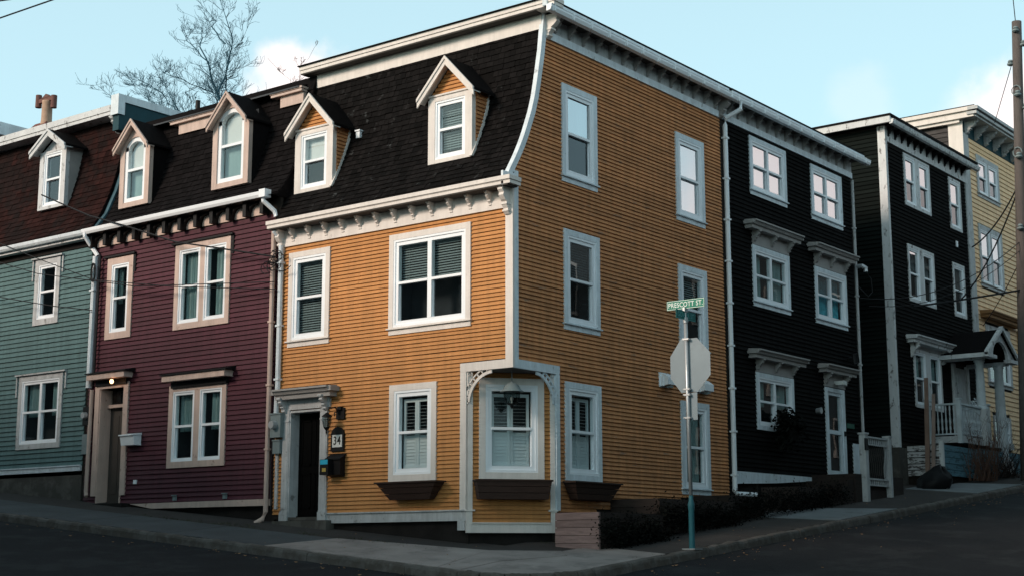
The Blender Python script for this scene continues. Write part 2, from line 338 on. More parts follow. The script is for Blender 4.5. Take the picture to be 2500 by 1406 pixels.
def window(par, M, u0, u1, z0, z1, cas, frm=None, cw=.115, fw=.115, cols=1, mull=.075, split=.5, inside='none', sill=True, apron=.125, deep=False, label=None,
           glass=None, lower=None, cd=.05, arch=0, casing=True, wide_mull=0, shade=.5, rail=.05, hood=None, headroom=0):
    """one window: casing (root part) > frame, pane, blind / curtain / shutter, sill, interior"""
    frm = frm or WHITE; glass = glass or GLASS
    a0, a1, b0, b1 = u0 + cw, u1 - cw, z0 + (.02 if sill else cw), z1 - cw
    root = par
    if casing:
        mb = MB()
        mb.fb(u0, a0, z0, z1, 0, cd); mb.fb(a1, u1, z0, z1, 0, cd); mb.fb(a0, a1, b1, z1, 0, cd - .002)
        if not sill: mb.fb(a0, a1, z0, b0, 0, cd - .002)
        else: mb.fb(a0, a1, z0, b0, 0, cd - .004)
        if wide_mull: mb.fb((u0 + u1) / 2 - wide_mull / 2, (u0 + u1) / 2 + wide_mull / 2, b0, b1, 0, cd - .006)
        root = P('window', mb, cas, par, M, label=label)
        if deep: root.name = 'window_casing'
    S = par if deep else root
    if sill:
        P('sill', MB().fb(u0 - .03, u1 + .03, z0 - .025, z0, 0, cd + .035), cas, S, M)
        P('apron', MB().fb(u0, u1, z0 - apron, z0 - .025, 0, cd - .008), cas, S, M)
    units = [(a0, a1)] if not wide_mull else [(a0, (a0 + a1) / 2 - wide_mull / 2), ((a0 + a1) / 2 + wide_mull / 2, a1)]
    fr = MB(); f1, f2 = fw * .38, fw
    panes = []
    for (p, q) in units:
        top = b1
        for (w0, w1, d) in ((0, f1, cd - .008), (f1, f2, cd - .028)):
            fr.fb(p + w0, p + w1, b0 + w0, top - w0, -.07, d); fr.fb(q - w1, q - w0, b0 + w0, top - w0, -.07, d)
            fr.fb(p + w1, q - w1, top - w1, top - w0, -.07, d); fr.fb(p + w1, q - w1, b0 + w0, b0 + w1, -.07, d)
        g0, g1, h0, h1 = p + f2, q - f2, b0 + f2, top - f2
        mid = h0 + (h1 - h0) * (1 - split)
        xs = [g0]; 
        if cols == 2: xs += [(g0 + g1) / 2 - mull / 2, (g0 + g1) / 2 + mull / 2]; fr.fb(xs[1], xs[2], h0, h1, -.07, cd - .024)
        xs.append(g1)
        for i in range(0, len(xs), 2):
            fr.fb(xs[i], xs[i + 1], mid - rail / 2, mid + rail / 2, -.05, cd - .02)
            panes += [(xs[i], xs[i + 1], mid + rail / 2, h1, -.012, glass), (xs[i], xs[i + 1], h0, mid - rail / 2, -.032, lower or glass)]
            fr.fb(xs[i], xs[i] + .018, h0, mid - rail / 2, -.05, -.018); fr.fb(xs[i + 1] - .018, xs[i + 1], h0, mid - rail / 2, -.05, -.018)
    P('frame', fr, frm, S, M)
    for (x0, x1, y0, y1, d, gm) in panes: P('pane', MB().fb(x0, x1, y0, y1, d - .005, d), gm, S, M)
    # room behind
    rb = MB(); D = .5
    for (p, q) in units:
        rb.quad((p, .07, b0), (p, D, b0), (p, D, b1), (p, .07, b1)); rb.quad((q, .07, b0), (q, .07, b1), (q, D, b1), (q, D, b0))
        rb.quad((p, .07, b1), (p, D, b1), (q, D, b1), (q, .07, b1)); rb.quad((p, .07, b0), (q, .07, b0), (q, D, b0), (p, D, b0)); rb.quad((p, D, b0), (q, D, b0), (q, D, b1), (p, D, b1))
    P('interior', rb, ROOM, S, M)
    g0, g1, h0, h1 = a0 + fw, a1 - fw, b0 + fw, b1 - fw; mid = h0 + (h1 - h0) * (1 - split)
    if 'blind' in inside:
        lo = mid if 'top' in inside else h0
        mb = MB(); slats(mb, g0 - .02, g1 + .02, lo, h1, .05, -.11, .75 if 'open' in inside else .95)
        mb.fb(g0 - .02, g1 + .02, h1 - .03, h1 + .02, -.14, -.09)
        for x in (g0 + .18, g1 - .18): mb.fb(x, x + .004, lo, h1, -.088, -.086)
        P('blind', mb, SLAT, S, M, kind='stuff')
    if 'shade' in inside:
        P('roller_shade', MB().fb(g0 - .02, g1 + .02, h1 - (h1 - h0) * shade, h1 + .02, -.12, -.10), SHADE, S, M)
    if 'curtain' in inside:
        mt = BLUECURTAIN if 'blue' in inside else CURTAIN
        w = (g1 - g0)
        if 'full' in inside:
            mb = MB(); drape(mb, g0 - .02, g1 + .02, h0, h1, -.14, .02, int(6 + w * 9)); P('curtain', mb, mt, S, M)
        else:
            for (p, q) in ((g0 - .02, g0 + w * .30), (g1 - w * .30, g1 + .02)):
                mb = MB(); drape(mb, p, q, h0 if 'long' in inside else mid - .1, h1, -.14, .02, 5); P('curtain', mb, mt, S, M)
    if 'shutter' in inside:
        c = (g0 + g1) / 2
        for (p, q) in ((g0 + .02, c - .002), (c + .002, g1 - .02)):
            mb = MB()
            mb.fb(p, p + .05, h0, h1 - .04, -.13, -.095); mb.fb(q - .05, q, h0, h1 - .04, -.13, -.095)
            for z in (h1 - .10, mid - .03, h0): mb.fb(p + .05, q - .05, z, z + .06, -.13, -.095)
            slats(mb, p + .05, q - .05, mid + .03, h1 - .10, .062, -.1125, .12, .045)
            slats(mb, p + .05, q - .05, h0 + .06, mid - .03, .062, -.1125, 1.35, .075)
            P('shutter', mb, SHUTTER, S, M)
    return root

def bracket_mesh(name, h, d, w, mat):
    mb = MB()
    prof = [(0, 0), (-d, 0), (-d * 1.0, -h * .14), (-d * .80, -h * .24), (-d * .88, -h * .34), (-d * .62, -h * .50), (-d * .44, -h * .56), (-d * .46, -h * .68), (-d * .28, -h * .80), (-d * .32, -h * .90), (-d * .12, -h), (0, -h)]
    mb.prism([(y, z) for y, z in prof], 'x', -w / 2, w / 2)
    mb.box(-w * .7, w * .7, -d * 1.04, 0, -.03, 0); mb.box(-w * .62, w * .62, -d * .52, 0, -h * .66, -h * .58); mb.box(-w * .62, w * .62, -d * .34, 0, -h * .90, -h * .84)
    return mb.mesh(name, mat)
def brackets(par, M, us, z, me):
    for u in us: link('bracket', me, par, M @ T(u, 0, z))

def hood(par, M, u0, u1, z0, z1, d, mat, frieze_z=None, fu=None, nb=0, crown=.06, name='hood'):
    mb = MB(); h = z1 - z0
    prof = [(0, z0), (-d * .72, z0), (-d * .74, z0 + h * .38), (-d * .86, z0 + h * .45), (-d, z0 + h * .78), (-d - .03, z0 + h * .82), (-d - .03, z1), (0, z1 + .03)]
    mb.prism(prof, 'x', u0 + crown, u1 - crown)
    mb.fb(u0, u1, z0 + h * .5, z1 - .004, 0, d * .9)
    o = P(name, mb, mat, par, M)
    if frieze_z is not None:
        P('hood_frieze', MB().fb(fu[0], fu[1], frieze_z, z0, 0, .052), mat, o, M)
        if nb:
            me = bracket_mesh('bracket', (z0 - frieze_z) * .8, d * .6, .06, mat)
            for i in range(nb): link('bracket', me, o, M @ T(fu[0] + .05 + (fu[1] - fu[0] - .1) * i / (nb - 1), -.05, z0))
    return o

def shingles(par, M, u0, u1, prof, z0, z1, mat, exp=.135, wid=(.10, .19), single_n=0, key=None, skip=None, lift=.02):
    """prof(z) -> y of the roof face; rows of shingles laid on it"""
    z = z0; rest = MB(); n1 = 0; items = []
    while z < z1 - .02:
        ya = prof(z); dz = exp
        for _ in range(3):
            yb = prof(z + dz); L = math.hypot(yb - ya, dz); dz *= exp / L
        yb = prof(z + dz); ang = math.atan2(yb - ya, dz); u = u0 - random.uniform(0, .1)
        while u < u1:
            w = random.uniform(*wid); p, q = max(u, u0), min(u + w, u1); u += w + .006
            if q - p < .03: continue
            if skip and any(a < (p + q) / 2 < b and c < z + .07 < d for a, b, c, d in skip): continue
            items.append((p, q, ya, z, ang))
        z += dz
    items.sort(key=lambda t: -t[0])
    base = MB(); base.add([(0, 0, 0), (1, 0, 0), (1, -.022, -.004), (0, -.022, -.004), (0, 0, 1), (1, 0, 1), (1, -.004, 1), (0, -.004, 1)], [(0, 3, 2, 1), (4, 5, 6, 7), (0, 1, 5, 4), (1, 2, 6, 5), (2, 3, 7, 6), (3, 0, 4, 7)])
    me = base.mesh('shingle', mat) if single_n else None
    for k, (p, q, y, zz, ang) in enumerate(items):
        X = T(p, y + random.uniform(-.006, .001), zz + random.uniform(-.008, .005)) @ Matrix.Rotation(-ang, 4, 'X') @ Matrix.Rotation(random.gauss(0, .012), 4, 'Y') @ Matrix.Diagonal((q - p, 1, exp * 1.1, 1))
        if k < single_n: link('shingle', me, par, M @ X)
        else: rest.add([X @ Vector(v) for v in base.v], base.f)
    if rest.v: P('shingles', rest, mat, par, M, kind='stuff')

def interp(pts, z):
    if z <= pts[0][0]: return pts[0][1]
    for (a, b), (c, d) in zip(pts, pts[1:]):
        if z <= c: return b + (d - b) * (z - a) / (c - a)
    return pts[-1][1]

def mansard(par, M, u0, u1, prof_pts, mat, name='mansard_roof'):
    mb = MB(); n = len(prof_pts); vs = []
    for z, y in prof_pts: vs += [(u0, y, z), (u1, y, z)]
    mb.add(vs, [(2 * i, 2 * i + 1, 2 * i + 3, 2 * i + 2) for i in range(n - 1)])
    vs = []
    for z, y in prof_pts: vs += [(u0, y + .08, z), (u1, y + .08, z)]
    mb.add(vs, [(2 * i, 2 * i + 2, 2 * i + 3, 2 * i + 1) for i in range(n - 1)])
    return P(name, mb, mat, par, M)

def dormer(par, M, uc, w, yf, zb, ze, zp, rw, over, cas, roofmat, boards=None, cheek=None, arched=False, inside='none', yb=1.25, shade=.5, bd=.12, glass=None, prof=None, soff=None, wtop=None):
    """dormer part: front casing; sub-parts: cheeks, roof, rake boards, window pieces"""
    u0, u1 = uc - w / 2, uc + w / 2; y = yf
    D = M @ T(0, yf, 0)
    cw = .17 if not arched else .155
    slope = (zp - ze) / rw
    ztop = wtop or (ze - .02)
    if not arched:
        mb = MB(); d = .06
        a0, a1, b0, b1 = u0 + cw, u1 - cw, zb + cw * .45, ztop - cw * .3
        mb.fb(u0, a0, zb, ztop, -.05, d); mb.fb(a1, u1, zb, ztop, -.05, d); mb.fb(a0, a1, b1, ztop, -.05, d - .003); mb.fb(a0, a1, zb, b0, -.05, d - .003)
        root = P('dormer', mb, cas, par, D)
        window(root, D, a0 - .115 * 0, a1, b0, b1, cas, cw=0, fw=.10, sill=False, deep=True, casing=False, inside=inside, cd=.055, shade=shade, glass=glass)
        # gable face
        hz = slope * (rw - w / 2 + .0)
        g = MB(); g.prism([(u0 + .02, ztop), (u1 - .02, ztop), (uc, ztop + slope * (w / 2 - .02))], 'y', .0, .05)
        P('gable_panel', g, cas if boards is None else SHEATH, root, D)
        if boards:
            n = 9; H = slope * (w / 2 + .02)
            for i in range(n):
                z = ztop + .09 + i * .078; hw = (ztop + H - z) / slope
                if hw > .05: link('clapboard', board_mesh(boards), root, D @ T(uc - hw, .0, z) @ Matrix.Diagonal((2 * hw, 1, .075, 1)))
            P('gable_moulding', MB().fb(u0 + .02, u1 - .02, ztop + .0, ztop + .085, 0, .05).fb(u0, u1, ztop + .05, ztop + .085, .05, .075), cas, root, D)
    else:
        # arched opening in a solid front panel
        d = .06; a0, a1 = u0 + cw, u1 - cw; b0 = zb + cw * .75; r = (a1 - a0) / 2; spring = ztop - .28; mb = MB()
        mb.fb(u0, a0, zb, spring, -.05, d); mb.fb(a1, u1, zb, spring, -.05, d); mb.fb(a0, a1, zb, b0, -.05, d - .003)
        n = 14; rise = r * .80
        arc = [(uc - r * math.cos(math.pi * i / n), spring + rise * math.sin(math.pi * i / n)) for i in range(n + 1)]
        def roofz(u): return ze + slope * (rw - abs(u - uc)) - .10
        outer = [(a if abs(a - uc) < w / 2 else a, max(roofz(a), z + .03)) for a, z in arc]
        for (p, q, s_, t_) in zip(arc, arc[1:], outer, outer[1:]):
            mb.add([(p[0], -d, p[1]), (q[0], -d, q[1]), (t_[0], -d, t_[1]), (s_[0], -d, s_[1]), (p[0], .05, p[1]), (q[0], .05, q[1]), (t_[0], .05, t_[1]), (s_[0], .05, s_[1])],
                   [(0, 1, 2, 3), (4, 7, 6, 5), (0, 4, 5, 1), (3, 2, 6, 7)])
        for (x0, x1) in ((u0, a0), (a1, u1)):
            mb.prism([(x0, spring), (x1, spring), (x1, roofz(x1)), (x0, roofz(x0))], 'y', -d, .05)
        root = P('dormer', mb, cas, par, D)
        fw = .10
        fr = MB(); fr.fb(a0, a0 + fw, b0, spring + .1, -.07, .03); fr.fb(a1 - fw, a1, b0, spring + .1, -.07, .03); fr.fb(a0 + fw, a1 - fw, b0, b0 + fw, -.07, .03)
        mid = b0 + (spring + rise - b0) * .50; fr.fb(a0 + fw, a1 - fw, mid - .03, mid + .03, -.06, .025)
        arci = [(uc - (r - fw) * math.cos(math.pi * i / n), spring + (rise - fw) * math.sin(math.pi * i / n)) for i in range(n + 1)]
        for (p, q, s_, t_) in zip(arci, arci[1:], arc, arc[1:]):
            fr.add([(p[0], -.03, p[1]), (q[0], -.03, q[1]), (t_[0], -.03, t_[1]), (s_[0], -.03, s_[1]), (p[0], .07, p[1]), (q[0], .07, q[1]), (t_[0], .07, t_[1]), (s_[0], .07, s_[1])],
                   [(0, 1, 2, 3), (4, 7, 6, 5), (0, 4, 5, 1), (3, 2, 6, 7)])
        P('frame', fr, WHITE, root, D)
        gl = glass or GLASS
        P('pane', MB().fb(a0 + fw, a1 - fw, b0 + fw, mid - .03, -.035, -.03), gl, root, D)
        P('pane', MB().prism([(x, z) for x, z in arci if z > mid + .03] + [(a1 - fw, mid + .03), (a0 + fw, mid + .03)], 'y', .01, .015), gl, root, D)
        rb = MB(); rb.box(a0, a1, .08, .5, b0, spring + rise); P('interior', MB().quad((a0, .35, b0), (a1, .35, b0), (a1, .35, spring + rise), (a0, .35, spring + rise)), ROOM, root, D)
        P('roller_shade', MB().fb(a0 + fw * .6, a1 - fw * .6, mid - .45 * shade * 2 * .0 + 0, spring + rise - .05, -.12, -.10), SHADE, root, D)
        P('curtain', MB().fb(a0 + fw * .6, a1 - fw * .6, b0 + .1, mid, -.16, -.14), CURTAIN, root, D)
    # cheeks
    for s_, ux in ((-1, u0), (1, u1)):
        ch = MB(); x0, x1 = (ux, ux + .05) if s_ < 0 else (ux - .05, ux)
        pts = [(0.0 + .05, zb)] ; zt = ze + (slope * (rw - w / 2)) * .6
        k = 8
        lo = []
        for i in range(k + 1):
            z = zb + (zt - zb) * i / k; lo.append((max(.05, prof(z) - yf + .25), z))
        pts = [(.05, zb)] + lo + [(.05, zt)]
        ch.prism(pts, 'x', x0, x1)
        P('cheek', ch, cheek if cheek else cas, root, D)
        if boards and s_ > 0:
            Mc = D @ T(x1, 0, 0) @ Matrix.Rotation(R(90), 4, 'Z')
            for i in range(16):
                z = zb + .08 + i * .078
                if z > zt: break
                L = prof(z + .04) - yf - .0
                if L > .1: link('clapboard', board_mesh(ORANGE_P), root, Mc @ T(.05, 0, z) @ Matrix.Diagonal((L, 1, .075, 1)))
            tb = MB(); q = [(prof(zb + (zt - zb) * i / k) - yf, zb + (zt - zb) * i / k) for i in range(k + 1)]
            for (ya, za), (yb_, zb_) in zip(q, q[1:]):
                tb.add([(u1 - .03, ya - .07, za), (u1 + .035, ya - .07, za), (u1 + .035, ya + .05, za), (u1 - .03, ya + .05, za), (u1 - .03, yb_ - .07, zb_), (u1 + .035, yb_ - .07, zb_), (u1 + .035, yb_ + .05, zb_), (u1 - .03, yb_ + .05, zb_)],
                       [(0, 1, 5, 4), (1, 2, 6, 5), (2, 3, 7, 6), (3, 0, 4, 7), (0, 3, 2, 1), (4, 5, 6, 7)])
            P('cheek_trim', tb, cas, root, D)
    # roof slabs and rake boards
    yfr = -over
    rf = MB()
    for s_ in (-1, 1):
        e = (uc + s_ * rw, ze); p = (uc, zp)
        rf.add([(e[0], yfr + .02, e[1]), (p[0], yfr + .02, p[1]), (p[0], yb - yf, p[1]), (e[0], yb - yf, e[1]), (e[0], yfr + .02, e[1] - .05), (p[0], yfr + .02, p[1] - .05), (p[0], yb - yf, p[1] - .05), (e[0], yb - yf, e[1] - .05)],
               [(0, 1, 2, 3), (4, 7, 6, 5), (0, 4, 5, 1), (1, 5, 6, 2), (2, 6, 7, 3), (3, 7, 4, 0)])
    P('dormer_roof', rf, roofmat, root, D)
    for s_ in (-1, 1):
        rk = MB(); dz = bd * math.hypot(1, slope)
        for (k0, k1, y0, y1) in ((.0, 1.0, yfr, yfr + .03), (-.02, .35, yfr - .025, yfr)):
            za, zb2 = -dz * k1, -dz * k0
            rk.add([(uc + s_ * rw, y0, ze + zb2), (uc, y0, zp + zb2), (uc, y0, zp + za), (uc + s_ * rw, y0, ze + za), (uc + s_ * rw, y1, ze + zb2), (uc, y1, zp + zb2), (uc, y1, zp + za), (uc + s_ * rw, y1, ze + za)],
                   [(0, 1, 2, 3), (4, 7, 6, 5), (0, 4, 5, 1), (1, 5, 6, 2), (2, 6, 7, 3), (3, 7, 4, 0)])
        P('rake_board', rk, cas, root, D)
        sf = MB(); sf.add([(uc + s_ * (rw - .01), yfr + .03, ze - .055), (uc, yfr + .03, zp - .055), (uc, .0, zp - .055), (uc + s_ * (rw - .01), .0, ze - .055),
                           (uc + s_ * (rw - .01), yfr + .03, ze - .075), (uc, yfr + .03, zp - .075), (uc, .0, zp - .075), (uc + s_ * (rw - .01), .0, ze - .075)],
                          [(0, 1, 2, 3), (4, 7, 6, 5), (0, 4, 5, 1), (1, 5, 6, 2), (2, 6, 7, 3), (3, 7, 4, 0)])
        P('soffit', sf, soff or cas, root, D)
    return root

def pipe_thing(par, name, pts, r, mat, M=I4, clips=None, n=8):
    mb = MB(); mb.tube(pts, r, n)
    if clips:
        for (x, y, z) in clips: mb.box(x - r * 1.15, x + r * 1.15, y - r * 1.15, y + r * 1.15, z - .02, z + .02)
    return P(name, mb, mat, par, M)
# ------------------------------------------------------------------ ground, roads, pavement
def sheet(name, x0, x1, y0, y1, step, dz, mat, kind='structure'):
    mb = MB(); nx, ny = int((x1 - x0) / step), int((y1 - y0) / step)
    for j in range(ny + 1):
        for i in range(nx + 1):
            x, y = x0 + (x1 - x0) * i / nx, y0 + (y1 - y0) * j / ny; mb.v.append((x, y, hh(x, y) + dz))
    for j in range(ny):
        for i in range(nx):
            a = j * (nx + 1) + i; mb.f.append((a, a + 1, a + nx + 2, a + nx + 1))
    o = P(name, mb, mat, None); o['kind'] = kind; return o
sheet('ground', -700, 700, -500, 900, 20, -.9, GROUND)
sheet('road', -90, 90, -70, 110, 1.5, -.15, ASPHALT)
def slab_mesh(poly, top, thick=.12):
    n = len(poly); vs = [(x, y, hh(x, y) + top) for x, y in poly] + [(x, y, hh(x, y) + top - thick) for x, y in poly]
    return MB().add(vs, [tuple(range(n)), tuple(range(2 * n - 1, n - 1, -1))] + [(i, (i + 1) % n, n + (i + 1) % n, n + i) for i in range(n)])
def arc(cx, cy, r, a0, a1, n=10): return [(cx + r * math.cos(R(a0 + (a1 - a0) * i / n)), cy + r * math.sin(R(a0 + (a1 - a0) * i / n))) for i in range(n + 1)]
# Gower St and Prescott St sidewalk meet at the rounded corner
path = [(-60, -2.80)] + arc(1.05, -1.25, 1.55, -90, 0) + [(2.60, 60)]
swbed = slab_mesh([(-60, .3), (-60, -2.66)] + arc(1.05, -1.25, 1.41, -90, 0) + [(2.46, 60), (-.4, 60), (-.4, .3)], -.03, .3)
sw = P('sidewalk', swbed, PAVEDARK, None); sw['kind'] = 'structure'
G = .012
xs = [-60, -40, -31, -25, -20.2, -16.4, -12.6, -8.9, -6.1, -3.22]
for a, b in zip(xs, xs[1:]): P('slab', slab_mesh([(a + G, -1.14), (a + G, -2.65), (b - G - (.25 if b > -4 else 0), -2.65), (b - G, -1.14)], 0), SLABBLUE, sw)
P('slab', slab_mesh([(-3.2, -1.10), (-3.45, -2.65), (.52, -2.65), (-.1, -.55)], .0), SLABPINK, sw, label='pinkish pavement slab before the corner bay')
P('slab', slab_mesh([(-.08, -.57), (.55, -2.65), (1.0, -2.655), (.86, -1.5), (1.3, -.2), (.9, .2)], .002), SLABPINK, sw)
P('slab', slab_mesh([(.885, -1.5), (1.02, -2.655)] + arc(1.05, -1.25, 1.40, -88, 0) + [(2.45, 1.1), (.95, 1.1), (.92, .2), (1.33, -.21)], -.002), SLABPINK, sw, label='outermost pavement slab at the rounded corner')
P('slab', slab_mesh([(.97, 1.12), (2.45, 1.12), (2.45, 4.2), (.85, 4.3)], -.004), PAVEDARK, sw)
P('slab', slab_mesh([(.85, 4.33), (2.45, 4.23), (2.45, 7.9), (.80, 7.3)], -.004), PAVEDARK, sw)
P('slab', slab_mesh([(.80, 7.33), (2.45, 7.95), (2.45, 11.0), (.72, 9.6)], .006), SLABPALE, sw, label='pale slab in front of the black house')
P('slab', slab_mesh([(.72, 9.63), (2.45, 11.04), (2.45, 16.0), (.60, 15.9)], -.004), PAVEDARK, sw)
P('slab', slab_mesh([(.60, 15.93), (2.45, 16.03), (2.45, 19.4), (.50, 18.4)], .006), SLABPALE, sw, label='far pale slab beside the utility pole')
P('slab', slab_mesh([(.50, 18.43), (2.45, 19.43), (2.45, 34), (.40, 34)], -.004), PAVEDARK, sw)
# kerb stones
kerb = P('kerb', slab_mesh([(-60, -2.66), (-60, -2.74)] + arc(1.05, -1.25, 1.49, -90, 0) + [(2.54, 60), (2.46, 60)] + arc(1.05, -1.25, 1.41, 0, -90), -.08, .3), KERB, None); kerb['kind'] = 'structure'
def kerb_stone(p, q, w=.15):
    (x0, y0), (x1, y1) = p, q; L = math.hypot(x1 - x0, y1 - y0); tx, ty = (x1 - x0) / L, (y1 - y0) / L; nx, ny = ty, -tx
    mb = MB(); k = 7; prof = [(-w * .5, -.19), (-w * .5, .004), (w * .18, .006), (w * .40, -.012), (w * .52, -.05), (w * .60, -.19)]
    rows = []
    for i in range(k + 1):
        t = .006 + (L - .012) * i / k; j1, j2 = random.gauss(0, .006), random.gauss(0, .006)
        if i in (0, k): j1 -= .012; j2 -= .01
        row = []
        for m_, (a, z) in enumerate(prof):
            aa = a + (j2 if m_ > 1 else 0); x, y = x0 + tx * t + nx * aa, y0 + ty * t + ny * aa
            row.append((x, y, hh(x0 + tx * t, y0 + ty * t) + z + (j1 if 0 < m_ < 5 else 0)))
        rows.append(row)
    n = len(prof)
    mb.add([v for r_ in rows for v in r_], [(i * n + j, i * n + (j + 1) % n, (i + 1) * n + (j + 1) % n, (i + 1) * n + j) for i in range(k) for j in range(n)] + [tuple(range(n)), tuple(range((k + 1) * n - 1, k * n - 1, -1))])
    P('kerb_stone', mb, KERB, kerb)
x = -1.2 * 0
pos = [1.05]
xx = 1.05
pts = []
while xx > -26: pts.append(xx); xx -= random.uniform(.95, 1.35)
for a, b in zip(pts, pts[1:]): kerb_stone((b, -2.735), (a, -2.735))
cs = arc(1.05, -1.25, 1.485, -90, 0, 6)
for a, b in zip(cs, cs[1:]): kerb_stone(a, b)
yy = -1.25; pts = []
while yy < 27: pts.append(yy); yy += random.uniform(.95, 1.4)
for a, b in zip(pts, pts[1:]): kerb_stone((2.535, a), (2.535, b))
# worn strip of earth and moss at the foot of the walls, gutter leaves
mb = MB()
for i in range(230):
    if random.random() < .5: x, y = 2.72 + abs(random.gauss(0, .25)), random.uniform(-1, 20)
    elif random.random() < .6: x, y = random.uniform(-14, 1), -2.9 - abs(random.gauss(0, .3))
    else: x, y = random.uniform(1, 9), random.uniform(-6, 14)
    a = random.random() * 6.3; r_ = random.uniform(.012, .04); z = hh(x, y) - .142
    mb.add([(x + r_ * math.cos(a), y + r_ * math.sin(a), z + .012), (x - r_ * .5 * math.sin(a), y + r_ * .5 * math.cos(a), z), (x - r_ * math.cos(a), y - r_ * math.sin(a), z + .018), (x + r_ * .5 * math.sin(a), y - r_ * .5 * math.cos(a), z + .004)], [(0, 1, 2, 3)])
for i in range(60):
    x, y = (random.uniform(-4, 2), random.uniform(-2.5, -.3)) if i % 2 else (random.uniform(.6, 2.3), random.uniform(0, 14))
    a = random.random() * 6.3; r_ = random.uniform(.01, .028); z = hh(x, y) + .006
    mb.add([(x + r_ * math.cos(a), y + r_ * math.sin(a), z + .01), (x - r_ * .5 * math.sin(a), y + r_ * .5 * math.cos(a), z), (x - r_ * math.cos(a), y - r_ * math.sin(a), z + .014), (x + r_ * .5 * math.sin(a), y - r_ * .5 * math.cos(a), z + .004)], [(0, 1, 2, 3)])
o = single('fallen_leaves', mb, LEAF, 'small brown fallen leaves scattered along the kerb and road', 'leaves'); o['kind'] = 'stuff'
mb = MB()
def tuft(x, y, n, h):
    for _ in range(n):
        px, py = x + random.gauss(0, .05), y + random.gauss(0, .04); a = random.random() * 6.3; l = h * random.uniform(.4, 1); z = hh(px, py) - .03
        dx, dy = math.cos(a) * .006, math.sin(a) * .006; bx, by = random.gauss(0, l * .5), random.gauss(0, l * .5)
        mb.add([(px - dx, py - dy, z), (px + dx, py + dy, z), (px + bx, py + by, z + l)], [(0, 1, 2)])
for _ in range(90): tuft(random.uniform(-9, -.5), random.gauss(-1.0, .12), 8, .06)
for _ in range(50): tuft(random.uniform(-.2, 2.4), 1.1 + random.gauss(0, .03), 5, .035)
for _ in range(60): tuft(random.uniform(.5, .9), random.uniform(1, 16), 10, .08)
for _ in range(50): tuft(2.36 + random.gauss(0, .03), random.uniform(-1, 18), 7, .06)
for _ in range(35): tuft(random.uniform(-8, .8), -2.6 + random.gauss(0, .03), 6, .05)
o = single('grass_tufts', mb, material('dry_grass', (.05, .055, .03), 1, .3, 8), 'sparse dull grass and moss growing in the pavement joints', 'grass'); o['kind'] = 'stuff'

# ------------------------------------------------------------------ orange corner house
OR = thing('corner_row_house', 'orange clapboard corner house with a black shingled mansard roof and cutaway corner entrance bay', 'house', (-3, 1, 1.9))
CHA = math.degrees(math.atan2(1.27, 1.03)); CHL = math.hypot(1.03, 1.27)
CM = frame(-1.03, 0, CHA)
profO = [(8.30, -.20), (8.47, -.127), (8.66, .0), (8.87, .134), (9.10, .265), (9.33, .38), (9.78, .574), (10.1, .68), (10.48, .767), (11.07, .889), (11.49, .946), (11.90, 1.01)]
pO = lambda z: interp(profO, z)
FL, ZF = -6.05, 7.83
F_h = [hole(-5.74, -4.57, 5.86, 7.68), hole(-2.97, -.94, 5.86, 7.685), hole(-2.92, -1.745, 2.95, 4.77), (-5.62, -4.70, 2.0, 4.42)]
bayF = (-1.03, .2, 0, 4.92); bayP = (-.2, 1.27, 0, 4.92)
P_h = [hole(1.53, 2.73, 8.755, 10.59), hole(5.735, 6.94, 8.755, 10.58), hole(1.565, 2.765, 5.9, 7.71), hole(5.745, 6.935, 5.9, 7.68), hole(1.57, 2.765, 2.95, 4.79), hole(5.73, 6.9, 2.95, 4.77)]
wall_sheet(OR, FM, FL, -.001, 2.3, 8.3, F_h + [bayF])
def pu(z): return (max(0.001, pO(z)) if z > 8.47 else .001, 7.78)
wall_sheet(OR, PM, 0, 7.78, 1.8, 11.8, P_h + [bayP], ufun=pu)
ch_h = [hole(.206, 1.43, 2.95, 4.79)]
wall_sheet(OR, CM, 0, CHL, 2.0, 4.92, ch_h)
P('wall', MB().box(-6.05, -.0, 9.0, 9.1, 1.5, 11.9), SHEATH, OR); P('wall', MB().box(-6.1, -6.05, .02, 9.0, 1.5, 8.3), SHEATH, OR); P('wall', MB().prism([(pO(z) + .03, z) for z in (8.31, 8.6, 8.87, 9.1, 9.33, 9.78, 10.1, 10.48, 11.07, 11.49, 11.8)] + [(9.0, 11.8), (9.0, 8.31)], 'x', -6.10, -6.065), SHEATH, OR)
clapboards(OR, FM, FL, -.119, 2.39, ZF, .0765, F_h + [(-1.16, .2, 0, 5.03)], ORANGE_F, joint=.35, limit=150)
def pub(z):
    lo = (pO(z) + .02 if z > 8.5 else .12); lo = lo if z > 5.05 else 1.37
    return lo, (7.72 if z > 2.78 else (5.75 if z > 2.62 else (3.7 if z > 2.45 else 2.6)))
clapboards(OR, PM, 0, 7.78, 2.14, 11.35, .0765, P_h, ORANGE_P, ufun=pub, joint=.15, limit=290)
clapboards(OR, CM, .09, 1.545, 2.17, 4.90, .0765, ch_h, ORANGE_F, limit=300)
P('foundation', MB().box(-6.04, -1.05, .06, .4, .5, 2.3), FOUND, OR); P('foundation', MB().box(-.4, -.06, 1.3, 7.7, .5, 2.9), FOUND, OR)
P('foundation', MB().fb(.0, CHL, .5, 2.0, -.35, -.08), FOUND, OR, CM)
